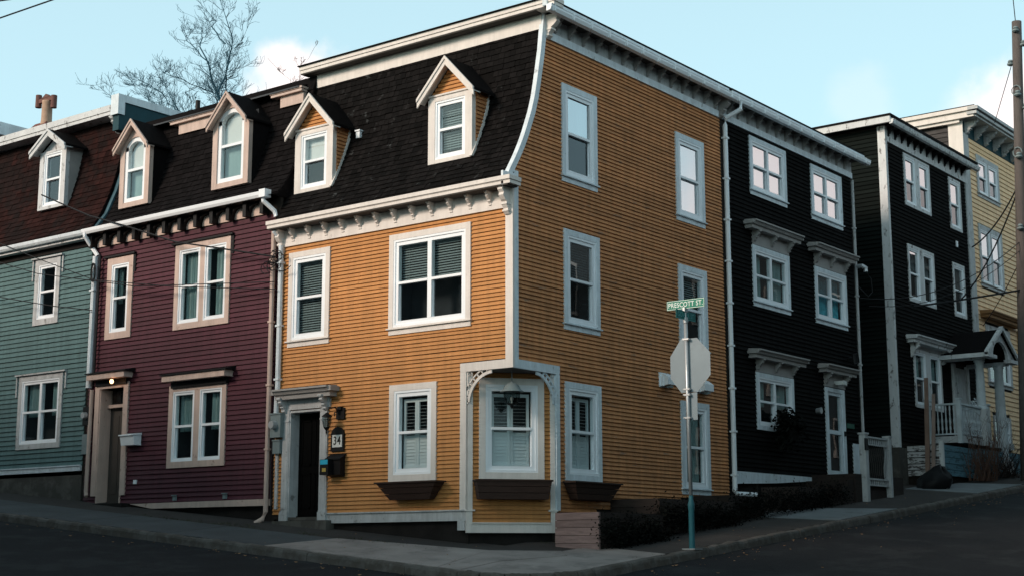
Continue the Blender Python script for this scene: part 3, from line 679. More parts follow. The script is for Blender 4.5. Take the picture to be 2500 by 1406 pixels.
# corner bay
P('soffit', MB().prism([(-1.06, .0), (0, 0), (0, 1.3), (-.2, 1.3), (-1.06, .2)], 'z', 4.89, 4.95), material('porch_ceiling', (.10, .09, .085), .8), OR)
P('corner_post', MB().box(-1.17, -1.03, -.05, 0, 2.39, 4.892), CREAM, OR); P('corner_post', MB().fb(0.0, .09, 2.39, 4.89, -.02, .035), CREAM, OR, CM)
P('corner_post', MB().box(0, .05, 1.27, 1.385, 2.39, 4.892), BLUEWHITE, OR); P('corner_post', MB().fb(CHL - .09, CHL, 2.39, 4.89, -.02, .035), CREAM, OR, CM)
P('fascia_board', MB().box(-1.17, .052, -.052, 0, 4.892, 5.05), CREAM, OR); P('fascia_board', MB().box(0, .052, .0, 1.385, 4.892, 5.05), BLUEWHITE, OR)
for M_, s_, mt in ((FM, 1, CREAM), (PM, -1, BLUEWHITE)):
    c = (-1.03 if s_ > 0 else 1.27); mb = MB()
    def A(r, a, c=c, s_=s_): return (c + s_ * (.62 - r * math.cos(R(a))), 4.27 + r * math.sin(R(a)) * 1.0)
    def strip(r0, r1, a0, a1, n=10, d0=.0, d1=.03):
        for i in range(n):
            q = [A(r0, a0 + (a1 - a0) * i / n), A(r1, a0 + (a1 - a0) * i / n), A(r1, a0 + (a1 - a0) * (i + 1) / n), A(r0, a0 + (a1 - a0) * (i + 1) / n)]
            mb.add([(x, -d1, z) for x, z in q] + [(x, -d0, z) for x, z in q], [(0, 1, 2, 3), (4, 7, 6, 5), (0, 4, 5, 1), (1, 5, 6, 2), (2, 6, 7, 3), (3, 7, 4, 0)])
    strip(.56, .615, 6, 86, 14); strip(.675, .70, 22, 68, 8)
    for a in (16, 26, 36, 46, 56, 66, 76): strip(.61, .69, a - .9, a + .9, 1)
    cx, cz = A(.80, 45)
    for i in range(14):
        t0, t1 = i * .42, (i + 1) * .42; r0, r1 = .075 - i * .0045, .075 - (i + 1) * .0045
        q = [(cx + r0 * math.cos(t0), cz + r0 * math.sin(t0)), (cx + (r0 - .012) * math.cos(t0), cz + (r0 - .012) * math.sin(t0)), (cx + (r1 - .012) * math.cos(t1), cz + (r1 - .012) * math.sin(t1)), (cx + r1 * math.cos(t1), cz + r1 * math.sin(t1))]
        mb.add([(x, -.025, z) for x, z in q] + [(x, -.005, z) for x, z in q], [(0, 1, 2, 3), (4, 7, 6, 5), (0, 4, 5, 1), (2, 6, 7, 3)])
    mb.fb(min(c, c + s_ * .03), max(c, c + s_ * .03), 4.30, 4.89, 0, .03)
    P('fretwork_bracket', mb, mt, OR, M_)
P('corner_board', MB().box(-.118, .052, -.052, 0, 5.05, 8.19), CREAM, OR); P('corner_board', MB().box(0, .053, .0, .12, 5.05, 8.52), BLUEWHITE, OR)
P('skirting_board', MB().box(-4.54, -1.03, -.035, 0, 2.2, 2.375).box(-4.54, -1.0, -.065, 0, 2.375, 2.40), GREYWHITE, OR)
P('skirting_board', MB().fb(-.03, CHL + .03, 1.985, 2.15, -.02, .05).fb(-.03, .085, 2.15, 2.37, -.02, .048).fb(CHL - .085, CHL + .03, 2.15, 2.37, -.02, .048).fb(.085, CHL - .085, 2.15, 2.172, -.02, .075).fb(-.05, .13, 2.37, 2.40, -.02, .07).fb(CHL - .13, CHL + .05, 2.37, 2.40, -.02, .07), CREAM, OR, CM)
P('skirting_board', MB().box(-1.22, -1.06, -.05, 0, 2.03, 2.2), GREYWHITE, OR)
window(OR, FM, -5.74, -4.57, 5.86, 7.68, CREAM, inside='blind', label='upper left window with closed blinds')
window(OR, FM, -2.97, -.94, 5.86, 7.685, CREAM, cols=2, inside='blind_top', mull=.10, label='wide upper window of four panes with blinds')
window(OR, FM, -2.92, -1.745, 2.95, 4.77, CREAM, sill=False, inside='shutter', glass=GLASS_CL, label='ground floor window with inner shutters', cw=.12)
window(OR, CM, .206, 1.43, 2.95, 4.79, CREAM, sill=False, inside='shutter', glass=GLASS_CL, label='corner bay window behind the hanging lantern', cw=.12)
window(OR, PM, 1.53, 2.73, 8.755, 10.59, BLUEWHITE, inside='curtain', glass=GLASS_HI, lower=GLASS_LO)
window(OR, PM, 5.735, 6.94, 8.755, 10.58, BLUEWHITE, inside='shade', shade=1.0, glass=GLASS_HI)
window(OR, PM, 1.565, 2.765, 5.9, 7.71, BLUEWHITE, inside='blind_top', glass=GLASS_HI, lower=GLASS)
window(OR, PM, 5.745, 6.935, 5.9, 7.68, BLUEWHITE, inside='blind_top')
window(OR, PM, 1.57, 2.765, 2.95, 4.79, BLUEWHITE, sill=False, inside='shutter', glass=GLASS_CL)
window(OR, PM, 5.73, 6.9, 2.95, 4.77, BLUEWHITE, inside='curtain_full', glass=GLASS)
# front door
dr = MB(); dr.fb(-5.56, -4.75, 2.33, 4.40, -.24, -.19)
for (a, b, c, d) in ((-5.47, -5.20, 3.35, 4.25), (-5.10, -4.84, 3.35, 4.25), (-5.47, -5.20, 2.5, 3.2), (-5.10, -4.84, 2.5, 3.2)):
    dr.fb(a, b, c, c + .03, -.19, -.175); dr.fb(a, b, d - .03, d, -.19, -.175); dr.fb(a, a + .03, c, d, -.19, -.175); dr.fb(b - .03, b, c, d, -.19, -.175)
dr.fb(-5.56, -4.75, 2.33, 2.36, -.19, -.15)
door = P('door', dr, material('matt_black_door', (.005, .005, .005), .95, .1, spec=.03), OR)
P('handle', MB().fb(-4.86, -4.83, 3.20, 3.32, -.19, -.17).fb(-4.93, -4.84, 3.26, 3.275, -.15, -.135).fb(-4.85, -4.84, 3.26, 3.275, -.18, -.135), BRASS, door)
fr = MB()
for (a, b) in ((-5.79, -5.60), (-4.72, -4.54)):
    fr.fb(a, b, 2.2, 4.46, 0, .06); fr.fb(a - .02, b + .02, 2.2, 2.42, 0, .085); fr.fb(a - .012, b + .012, 2.42, 2.45, 0, .075); fr.fb(a - .012, b + .012, 4.22, 4.25, 0, .075); fr.fb(a + .03, b - .03, 2.5, 4.2, .06, .068)
fr.fb(-5.60, -5.57, 2.32, 4.44, -.22, .045); fr.fb(-4.75, -4.72, 2.32, 4.44, -.22, .045); fr.fb(-5.57, -4.75, 4.40, 4.44, -.22, .045)
fr.fb(-5.85, -4.48, 4.46, 4.70, 0, .055)
P('door_frame', fr, GREYWHITE, door); P('threshold', MB().fb(-5.57, -4.75, 2.27, 2.33, -.24, .06), CONCRETE, door)
hd = hood(OR, FM, -5.93, -4.26, 4.66, 4.86, .30, HOODGREY, crown=.07, name='door_hood')
brm = bracket_mesh('bracket', .30, .2, .08, GREYWHITE)
for u in (-5.73, -4.58): link('bracket', brm, hd, T(u, -.055, 4.70))
P('doorstep', MB().fb(-5.9, -4.4, 1.9, 2.26, -.05, .18), CONCRETE, OR)
# Gower St cornice
P('frieze', MB().fb(FL + .07, -.118, 7.99, 8.32, 0, .03), CREAM, OR); P('frieze_moulding', MB().fb(FL + .07, -.118, 7.83, 7.985, 0, .05), CREAM, OR)
P('gutter', MB().fb(-6.12, .20, 8.195, 8.262, .0, .33).fb(-6.13, .215, 8.27, 8.345, .0, .36).fb(-6.12, .20, 8.255, 8.275, 0, .34), CREAM, OR)
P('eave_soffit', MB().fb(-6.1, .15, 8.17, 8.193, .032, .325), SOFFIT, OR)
bF = bracket_mesh('bracket', .29, .20, .055, CREAM)
brackets(OR, FM, [-5.62 + i * .468 for i in range(12)], 8.18, bF)
bB = bracket_mesh('bracket', .50, .24, .11, CREAM)
link('bracket', bB, OR, T(-.06, -.05, 8.19)); link('bracket', bB, OR, T(-5.96, -.0, 8.19))
# mansard
mansard(OR, FM, -6.06, -.012, profO, SHINGLE)
sk = [(-5.95, -4.8, 9.0, 10.9), (-2.25, -1.1, 9.0, 10.9)]
shingles(OR, FM, -6.06, -.05, pO, 8.33, 11.55, SHINGLE, exp=.125, single_n=300, skip=sk)
tr = MB(); k = 40
q = [(pO(8.40 + 3.45 * i / k), 8.40 + 3.45 * i / k) for i in range(k + 1)]
for (ya, za), (yb, zb) in zip(q, q[1:]):
    tr.add([(-.05, ya - .035, za), (.045, ya - .035, za), (.045, ya + .085, za - .03), (-.05, ya + .085, za - .03), (-.05, yb - .035, zb), (.045, yb - .035, zb), (.045, yb + .085, zb - .03), (-.05, yb + .085, zb - .03)],
           [(0, 1, 5, 4), (1, 2, 6, 5), (2, 3, 7, 6), (3, 0, 4, 7), (0, 3, 2, 1), (4, 5, 6, 7)])
P('curved_edge_board', tr, BLUEWHITE, OR)
cr = MB(); cr.box(-.05, .10, -.36, -.02, 8.19, 8.35); P('eave_return', MB().box(.0, .048, -.33, .0, 8.19, 8.45).box(.048, .12, -.355, -.02, 8.275, 8.345), BLUEWHITE, OR)
dormer(OR, FM, -5.35, 1.10, .26, 8.995, 10.30, 11.05, .71, .22, CREAM, SHINGLE_M, boards=ORANGE_F, cheek=ORANGE_P, inside='shade', shade=.5, prof=pO)
dormer(OR, FM, -1.665, 1.10, .26, 9.02, 10.33, 11.08, .71, .22, CREAM, SHINGLE_M, boards=ORANGE_F, cheek=ORANGE_P, inside='blind', prof=pO)
P('roof_vent', MB().box(-4.53, -4.43, .60, .72, 10.06, 10.22).box(-4.55, -4.41, .58, .7, 10.20, 10.23), WHITE, OR)
# top cornices and roof
P('upper_frieze', MB().box(-6.20, -.005, .93, 1.05, 11.52, 11.84), CREAM, OR)
P('upper_cornice', MB().box(-6.32, .47, .70, 1.0, 11.835, 11.90).box(-6.34, .49, .68, 1.0, 11.907, 11.985).box(-6.32, .47, .71, 1.0, 11.895, 11.91), CREAM, OR)
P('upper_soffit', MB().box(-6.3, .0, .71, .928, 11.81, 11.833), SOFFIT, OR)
P('flat_roof', MB().add([(-6.36, .64, 11.988), (.34, .64, 11.988), (.34, 7.78, 11.988), (-6.36, 7.78, 11.988), (-6.36, .64, 12.008), (.34, .64, 12.008), (.34, 7.78, 12.008), (-6.36, 7.78, 12.02), (-3, 3, 12.22), (-3, 7.78, 12.22)],
                        [(0, 3, 2, 1), (0, 1, 5, 4), (1, 2, 6, 5), (2, 3, 7, 6), (3, 0, 4, 7), (4, 5, 8), (5, 6, 9, 8), (6, 7, 9), (7, 4, 8, 9)]), SHINGLE_M, OR)
def pcornice(par, y0, y1, X=0, zf=11.35, dz=0, gut=.45, mt=GREYWHITE, mw=None, n=16, end=False, bmat=HOODGREY, first=.16, pitch=.475):
    M = frame(X, 0, 90)
    P('frieze', MB().fb(y0, y1, zf + .155, zf + .46, 0, .03), mt, par, M); P('frieze_moulding', MB().fb(y0, y1, zf, zf + .15, 0, .05), mw or BLUEWHITE, par, M)
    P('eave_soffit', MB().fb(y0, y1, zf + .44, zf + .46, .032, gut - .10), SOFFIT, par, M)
    me = bracket_mesh('bracket', .28, .22, .06, bmat)
    brackets(par, M, [y0 + first + pitch * i for i in range(n)], zf + .44, me)
def gutter(par, y0, y1, X, z, d=.45, name='gutter', mt=None):
    M = frame(X, 0, 90); mb = MB()
    mb.prism([(-(d - .12), z - .01), (-(d - .03), z), (-(d), z + .06), (-(d), z + .10), (-(d + .012), z + .105), (-(d + .012), z + .12), (-(d - .12), z + .12)], 'x', y0, y1)
    for i in range(int((y1 - y0) / .62) + 1):
        y = y0 + .1 + i * .62
        if y < y1: mb.fb(y, y + .03, z - .005, z + .125, d - .13, d + .018)
    P(name, mb, mt or WHITE, par, M)
    P('drip_edge', MB().fb(y0 + .01, y1 - .12, z + .11, z + .245, d - .22, d - .12), OLDWHITE if mt is OLDWHITE else BLUEWHITE, par, M)
pcornice(OR, .99, 7.76, n=14, first=.33)
link('bracket', bracket_mesh('bracket', .46, .34, .12, CREAM), OR, PM @ T(1.08, 0, 11.80)); link('bracket', bracket_mesh('bracket', .46, .34, .12, HOODGREY), OR, PM @ T(7.72, 0, 11.80))
gutter(OR, .64, 7.78, 0, 11.725)
P('roof_edge', MB().box(.2, .31, .72, 7.78, 11.95, 11.99), SHINGLE_M, OR)
# down pipes
pipe_thing(OR, 'downpipe', [(.42, 8.02, 11.76), (.42, 8.02, 11.56), (.10, 7.86, 11.36), (.085, 7.86, 11.2), (.085, 7.86, 2.95), (.12, 7.92, 2.89), (.20, 8.6, 2.89)], .056, WHITE, clips=[(.085, 7.86, 3.3 + .95 * i) for i in range(9)])
pipe_thing(OR, 'downpipe', [(-6.02, -.22, 8.24), (-6.0, -.22, 8.14), (-5.95, -.08, 7.98), (-5.94, -.08, 7.86), (-5.94, -.075, 7.7), (-5.94, -.075, 4.95), (-5.96, -.075, 4.42)], .055, BLUEWHITE, clips=[(-5.94, -.075, z) for z in (7.5, 6.2, 5.1)])
P('conduit', MB().box(-5.98, -5.91, -.055, 0, 2.5, 3.62), GREYWHITE, OR)
# meter boxes on the orange wall
mt_ = thing('electric_meter', 'grey electric meter with a round glass dial left of the black front door', 'meter', (-5.87, -.1, 3.9))
P('meter_box', MB().fb(-6.03, -5.74, 3.92, 4.40, 0, .17).fb(-6.04, -5.73, 4.38, 4.41, 0, .185), METERGREY, mt_); P('dial', MB().tube([(-5.9, -.17, 4.17), (-5.9, -.28, 4.17)], [.09, .075], 14), METAL, mt_)
single('service_box', MB().fb(-6.0, -5.80, 3.60, 3.86, 0, .12).fb(-6.01, -5.79, 3.85, 3.88, 0, .135), METERGREY, 'small grey service box under the electric meter', 'meter')

# things on and by the orange house
def flower_box(M, u0, u1, z0, z1, taper, label, d0=.06, d1=.34):
    o = thing('window_box', label, 'planter', (0, 0, 0), 'brown flower boxes under the orange house windows', M=M @ T((u0 + u1) / 2, 0, z0))
    n = 3; h = (z1 - z0) / n
    for i in range(n):
        a, b = z0 + i * h, z0 + (i + 1) * h - .008; ta, tb = taper * (1 - i / n), taper * (1 - (i + 1) / n)
        P('plank', MB().add([(u0 + ta, -d0, a), (u1 - ta, -d0, a), (u1 - tb, -d0, b), (u0 + tb, -d0, b), (u0 + ta, -d1 + ta * .5, a), (u1 - ta, -d1 + ta * .5, a), (u1 - tb, -d1 + tb * .5, b), (u0 + tb, -d1 + tb * .5, b)],
                            [(0, 1, 2, 3), (4, 7, 6, 5), (0, 4, 5, 1), (1, 5, 6, 2), (2, 6, 7, 3), (3, 7, 4, 0)]), BROWNBOX, o, M)
    P('rim', MB().fb(u0 - .02, u1 + .02, z1 - .03, z1, d1 - .03, d1 + .015).fb(u0 - .02, u0 + .02, z1 - .03, z1, d0, d1 - .03).fb(u1 - .02, u1 + .02, z1 - .03, z1, d0, d1 - .03), BROWNBOX, o, M)
    P('soil', MB().fb(u0 + .03, u1 - .03, z1 - .05, z1 - .02, d0, d1 - .02), SOIL, o, M)
flower_box(FM, -2.98, -1.50, 2.60, 2.93, .26, 'brown flower box with tapered ends under the window right of the black door')
flower_box(CM, .10, 1.50, 2.58, 2.93, .06, 'brown flower box under the corner bay window behind the lantern')
flower_box(PM, 1.45, 3.00, 2.60, 2.93, .22, 'brown flower box on the Prescott St side wall above the planked bed', )

lan = thing('hanging_lantern', 'grey bell-topped lantern hanging under the cutaway corner', 'lantern', (-.25, .3, 4.19), M=T(-.25, .31, 0))
P('chain', MB().tube([(0, 0, 4.93), (0, 0, 4.66)], .008, 6), METERGREY, lan, T(-.25, .31, 0))
P('lantern_hood', MB().lathe([(.0, 4.70), (.03, 4.68), (.045, 4.66), (.09, 4.645), (.135, 4.60), (.165, 4.54), (.215, 4.505), (.22, 4.495), (.17, 4.50), (.0, 4.52)], n=24), METERGREY, lan, T(-.25, .31, 0), smooth=True)
P('lamp_glass', MB().lathe([(.145, 4.50), (.14, 4.42), (.115, 4.32), (.08, 4.28)], n=16), LAMPGLASS, lan, T(-.25, .31, 0))
cg = MB()
for k in range(8):
    a = k * math.pi / 4; cg.tube([(.15 * math.cos(a), .15 * math.sin(a), 4.50), (.145 * math.cos(a), .145 * math.sin(a), 4.42), (.12 * math.cos(a), .12 * math.sin(a), 4.32), (.08 * math.cos(a), .08 * math.sin(a), 4.28)], .005, 5)
cg.lathe([(.0, 4.285), (.09, 4.285), (.085, 4.265), (.03, 4.25), (.035, 4.23), (.02, 4.215), (.0, 4.18)], n=12)
P('lantern_cage', cg, BLACKMETAL, lan, T(-.25, .31, 0)); P('lamp_bulb', MB().lathe([(0, 4.42), (.025, 4.40), (.03, 4.37), (.015, 4.33), (.015, 4.29)], n=10), PLATEWHITE, lan, T(-.25, .31, 0), smooth=True)

wl_ = thing('wall_lantern', 'small black carriage lantern beside the black front door', 'lantern', (-4.35, -.1, 3.9))
P('bracket_plate', MB().fb(-4.30, -4.08, 4.20, 4.42, 0.02, .06).fb(-4.24, -4.14, 4.38, 4.44, .02, .1), BLACKMETAL, wl_); P('scroll_arm', MB().tube([(-4.2, -.06, 4.28), (-4.22, -.16, 4.42), (-4.3, -.26, 4.40), (-4.33, -.28, 4.30)], .014, 6).tube([(-4.2, -.06, 4.38), (-4.27, -.14, 4.32), (-4.22, -.18, 4.26)], .012, 6), BLACKMETAL, wl_)
P('lantern_cap', MB().lathe([(0, 4.33), (.03, 4.31), (.10, 4.25), (.105, 4.235), (.0, 4.24)], -4.33, -.28, 12), BLACKMETAL, wl_); P('lamp_glass', MB().lathe([(.08, 4.235), (.085, 4.16), (.06, 4.04), (.03, 4.02)], -4.33, -.28, 8), LAMPGLASS, wl_)
cg = MB()
for k in range(6):
    a = k * math.pi / 3; cg.tube([(-4.33 + .085 * math.cos(a), -.28 + .085 * math.sin(a), 4.235), (-4.33 + .09 * math.cos(a), -.28 + .09 * math.sin(a), 4.16), (-4.33 + .06 * math.cos(a), -.28 + .06 * math.sin(a), 4.03)], .005, 4)
cg.lathe([(.0, 4.04), (.065, 4.035), (.04, 4.0), (.015, 3.97), (.02, 3.94), (0, 3.88)], -4.33, -.28, 10); P('lantern_cage', cg, BLACKMETAL, wl_)

def text_mesh(txt, size, name, mat, ext=.002):
    cu = bpy.data.curves.new(name, 'FONT'); cu.body = txt; cu.size = size; cu.extrude = ext; cu.align_x = 'CENTER'; cu.align_y = 'CENTER'; cu.offset = size * .012; cu.space_character = 1.08
    tmp = bpy.data.objects.new('tmp', cu); SC.collection.objects.link(tmp)
    dg = bpy.context.evaluated_depsgraph_get(); me = bpy.data.meshes.new_from_object(tmp.evaluated_get(dg)); me.name = name
    bpy.data.objects.remove(tmp); me.materials.clear(); me.materials.append(mat); return me
RX90 = Matrix.Rotation(R(90), 4, 'X')
npz = thing('house_number_plaque', 'black arched plaque with the white number 34 plate beside the door', 'sign', (-4.2, -.05, 3.6))
mb = MB(); mb.prism([(-4.43, 3.58), (-4.08, 3.58), (-4.08, 3.93), (-4.12, 4.0), (-4.19, 4.045), (-4.255, 4.06), (-4.32, 4.045), (-4.39, 4.0), (-4.43, 3.93)], 'y', -.06, -.025)
P('plaque', mb, BLACKMETAL, npz); P('number_plate', MB().fb(-4.385, -4.125, 3.66, 3.90, .06, .066), PLATEWHITE, npz)
P('number', text_mesh('34', .23, 'number', BLACKMETAL), None, npz, T(-4.255, -.067, 3.78) @ RX90 @ Matrix.Diagonal((.85, 1, 1, 1)))
ml = thing('letter_box', 'black letter box with a blue label hanging below the number plaque', 'mailbox', (-4.3, -.1, 3.0))
P('box', MB().prism([(-.03, 3.08), (-.16, 3.12), (-.17, 3.42), (-.03, 3.52)], 'x', -4.42, -4.06), BLACKMETAL, ml)
P('lid', MB().prism([(-.03, 3.53), (-.20, 3.43), (-.20, 3.41), (-.03, 3.50)], 'x', -4.45, -4.03), BLACKMETAL, ml)
P('newspaper_box', MB().fb(-4.50, -4.27, 3.12, 3.42, .17, .28), BLACKMETAL, ml); P('label', MB().fb(-4.485, -4.285, 3.32, 3.41, .28, .284), BLUEPLASTIC, ml); P('emblem', MB().fb(-4.43, -4.33, 3.18, 3.25, .28, .284), YELLOWPRINT, ml)

def vent_cowl(y, z, label, w=.34):
    o = thing('vent_cowl', label, 'vent', (0.05, y, z), 'white vent cowls on the orange side wall')
    mb = MB(); mb.fb(y - w / 2, y + w / 2, z, z + .20, 0.02, .10); mb.prism([(-.02, z + .26), (-.10, z + .26), (-.22, z + .17), (-.22, z + .03), (-.10, z + .0), (-.02, z)], 'x', y - w / 2 + .02, y + w / 2 - .02)
    P('cowl', mb, WHITE, o, PM); P('flap', MB().fb(y - .06, y + .06, z - .035, z + .0, .12, .21), METERGREY, o, PM); P('flange', MB().fb(y - w / 2 - .03, y + w / 2 + .03, z - .02, z + .28, .02, .035), WHITE, o, PM)
vent_cowl(5.10, 5.00, 'white vent cowl on the orange wall left of the stop sign')
vent_cowl(6.62, 5.00, 'white vent cowl on the orange wall right of the stop sign', .42)

# timber beds along Prescott St
def bed(x0, x1, y0, y1, z0, z1, n, mat, label, side=None):
    o = thing('timber_bed', label, 'planter', ((x0 + x1) / 2, (y0 + y1) / 2, z0), 'stepped timber beds along Prescott St')
    h = (z1 - z0) / n
    for i in range(n):
        a = z0 + i * h
        P('plank', MB().box(x0 + random.uniform(-.006, .006), x1, y0, y0 + .045, a + .004, a + h - .004), mat, o)
        P('plank', MB().box(x1 - .045, x1 + random.uniform(-.004, .004), y0 + .046, y1, a + .004, a + h - .004), side or DARKWOOD, o)
    P('soil', MB().box(x0, x1 - .05, y0 + .05, y1, z0, z1 - .05), SOIL, o)
    return o
bed(.36, 1.30, .78, 2.9, 1.66, 2.335, 5, PINKWOOD, 'pinkish grey planked timber bed next to the corner bay')
bed(.06, 1.17, 3.0, 5.8, 2.0, 2.64, 4, DARKWOOD, 'second timber bed of dark planks behind the pinkish one')
bed(.06, .92, 6.1, 7.6, 2.1, 2.80, 4, DARKWOOD, 'third timber bed of dark planks below the drainpipe end')
def foliage(name, label, cat, pts, n, size, mat, M=I4, group=None, kind=None, spread=(.2, .2, .2)):
    mb = MB()
    for _ in range(n):
        c = random.choice(pts); x, y, z = (random.gauss(c[i], spread[i] * (c[3] if len(c) > 3 else 1)) for i in range(3))
        d1 = Vector((random.gauss(0, 1), random.gauss(0, 1), random.gauss(0, .7))).normalized() * size * random.uniform(.5, 1.2); d2 = d1.cross(Vector((random.gauss(0, 1), random.gauss(0, 1), random.gauss(0, 1)))).normalized() * size * .45
        p = Vector((x, y, z)); mb.add([p - d1, p + d2, p + d1, p - d2], [(0, 1, 2, 3)])
    o = single(name, mb, mat, label, cat, M, group)
    if kind: o['kind'] = kind
    return o
foliage('dark_gap_fill', 'dark leaf mass added to stand for the dark gap beside the pinkish timber bed', 'gap fill', [(1.38, .95 + i * .22, 2.0 - (i % 3) * .08) for i in range(9)], 4200, .035, PLANTDARK, spread=(.11, .14, .14))  # leaves added as dark fill for the void beside the bed
foliage('dark_gap_fill', 'low dark leaf mass added to stand for the dark gap below the second timber bed', 'gap fill', [(1.22, 3.0 + i * .3, 2.3) for i in range(10)], 3800, .035, PLANTDARK, spread=(.10, .18, .14))

# ------------------------------------------------------------------ maroon house
MA = thing('maroon_row_house', 'maroon clapboard house with peach trim, arched dormers and black mansard roof', 'house', (-9.2, 1, 2.4))
profM = [(8.93, -.32), (9.0, -.12), (9.25, .09), (9.55, .27), (9.9, .42), (10.3, .56), (10.8, .70), (11.2, .80), (11.5, .86), (11.8, .92)]
pM = lambda z: interp(profM, z)
M_h = [hole(-11.70, -10.78, 6.42, 8.29), hole(-9.32, -7.53, 6.42, 8.305), hole(-9.35, -7.52, 3.43, 5.20), (-11.78, -10.92, 2.4, 5.32)]
wall_sheet(MA, FM, -12.28, -6.06, 2.58, 9.0, M_h)
P('wall', MB().box(-12.28, -6.1, 8, 8.1, 1.5, 11.5), SHEATH, MA)
clapboards(MA, FM, -12.22, -6.12, 2.71, 8.60, .103, M_h, MAROON, joint=.1)
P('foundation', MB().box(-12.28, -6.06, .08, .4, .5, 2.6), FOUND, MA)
P('skirting_board', MB().add([(-10.55, -.05, 2.70), (-6.12, -.05, 2.71), (-6.12, -.05, 2.575), (-9.8, -.05, 2.585), (-10.55, .0, 2.70), (-6.12, .0, 2.71), (-6.12, .0, 2.575), (-9.8, .0, 2.585)], [(0, 1, 2, 3), (4, 7, 6, 5), (0, 4, 5, 1), (1, 5, 6, 2), (2, 6, 7, 3), (3, 7, 4, 0)]), PEACH, MA)
window(MA, FM, -11.70, -10.78, 6.42, 8.29, PEACH, sill=False, inside='curtain', cw=.15, fw=.09, label='narrow peach framed window')
window(MA, FM, -9.32, -7.53, 6.42, 8.305, PEACH, sill=False, inside='curtain_long', cw=.13, fw=.085, wide_mull=.15, label='upper peach framed double window')
window(MA, FM, -9.35, -7.52, 3.43, 5.20, PEACH, sill=False, inside='curtain', cw=.13, fw=.08, wide_mull=.17, label='ground floor peach framed double window under a hood')
for (a, b) in ((-9.42, -7.44), (-11.8, -10.7)):
    P('drip_cap', MB().fb(a, b, 8.31, 8.35, 0, .09).fb(b - .05, b, 7.9, 8.31, 0, .045), BLACKMETAL, MA)
def mhood(u0, u1, z, name):
    o = P(name, MB().fb(u0, u1 + .0, z, z + .13, 0.0, .26), PEACH, MA); P('hood_cap', MB().prism([(0, z + .22), (-.30, z + .15), (-.30, z + .13), (0, z + .13)], 'x', u0 - .03, u1 + .08), BLACKMETAL, o)
    P('hood_frieze', MB().fb(u0 + .12, u1 - .12, z - .13, z, 0, .10), BLACKMETAL, o); return o
mhood(-9.36, -7.36, 5.275, 'window_hood'); mhood(-12.0, -10.66, 5.50, 'door_hood')
dr = MB(); dr.fb(-11.72, -10.98, 2.72, 4.88, -.30, -.25)
for (a, b, c, d) in ((-11.62, -11.40, 2.95, 4.7), (-11.3, -11.08, 2.95, 4.7)): dr.fb(a, b, c, d, -.25, -.24)
door = P('door', dr, material('dim_brown_door', (.07, .062, .055), .7), MA)
P('handle', MB().fb(-11.07, -11.03, 3.75, 3.85, -.25, -.2), BRASS, door)
fr = MB(); fr.fb(-11.92, -11.76, 2.9, 5.42, 0, .06); fr.fb(-10.90, -10.74, 2.9, 5.42, 0, .06); fr.fb(-11.76, -10.90, 5.30, 5.42, 0, .058); fr.fb(-11.76, -11.73, 2.7, 5.3, -.28, .04); fr.fb(-10.93, -10.90, 2.7, 5.3, -.28, .04); fr.fb(-11.73, -10.93, 4.88, 4.95, -.26, -.14)
P('door_frame', fr, PEACH, door); P('transom_pane', MB().fb(-11.73, -10.93, 4.95, 5.3, -.25, -.24), GLASS, door); P('transom_back', MB().fb(-11.73, -10.93, 4.95, 5.3, -.45, -.42), ROOM, door)
P('doorstep', MB().fb(-11.95, -10.6, 2.3, 2.72, -.3, .22), FOUND, MA)
P('porch_bulb', MB().lathe([(0, 5.46), (.03, 5.45), (.045, 5.41), (.03, 5.37), (0, 5.36)], -11.05, -.28, 12), BULB, MA, smooth=True)
P('frieze', MB().fb(-12.2, -6.45, 8.62, 8.90, 0, .03), PEACH, MA)
ab = MB()      # dark arched brackets in front of the peach panels
n = 11; W = 5.75 / n
for i in range(n + 1):
    u = -12.2 + i * W; ab.fb(u - .05, u + .05, 8.60, 8.92, .03, .20)
    if i < n:
        c = u + W / 2
        for k in range(8):
            a0, a1 = math.pi * k / 8, math.pi * (k + 1) / 8; r_ = W / 2 - .06
            ab.prism([(c - r_ * math.cos(a0), 8.70 + .16 * math.sin(a0)), (c - r_ * math.cos(a1), 8.70 + .16 * math.sin(a1)), (c - r_ * math.cos(a1), 8.93), (c - r_ * math.cos(a0), 8.93)], 'y', -.12, -.03)
P('bracket_frieze', ab, BLACKMETAL, MA); P('eave_soffit', MB().fb(-12.26, -6.2, 8.90, 8.93, 0, .30), BLACKMETAL, MA)
P('gutter', MB().prism([(-.22, 8.905), (-.31, 8.91), (-.34, 8.96), (-.35, 9.03), (-.22, 9.04)], 'x', -12.36, -6.16), WHITE, MA)
P('gutter', MB().box(-6.32, -6.14, -.40, -.22, 8.88, 9.05), WHITE, MA)
pipe_thing(MA, 'downpipe', [(-6.28, -.30, 8.92), (-6.28, -.30, 8.82), (-6.15, -.10, 8.62), (-6.12, -.08, 8.5)], .05, WHITE)
pipe_thing(MA, 'downpipe', [(-6.16, -.09, 8.25), (-6.17, -.09, 6), (-6.18, -.09, 2.45), (-6.22, -.14, 2.3), (-6.34, -.22, 2.22)], .05, PEACH, clips=[(-6.165, -.09, z) for z in (7.6, 6.3, 5.0, 3.7)])
pipe_thing(MA, 'downpipe', [(-12.26, -.30, 9.0), (-12.26, -.30, 8.86), (-12.2, -.12, 8.6), (-12.02, -.09, 8.40)], .05, WHITE)
pipe_thing(MA, 'downpipe', [(-12.10, -.09, 8.40), (-12.12, -.09, 5.35)], .07, BLUEWHITE, clips=[(-12.105, -.09, 7.6)])
pipe_thing(MA, 'downpipe', [(-12.0, -.09, 5.3), (-12.04, -.09, 3.0), (-11.98, -.12, 2.9)], .045, PEACH)
mansard(MA, FM, -12.25, -6.05, profM, SHINGLE_M)
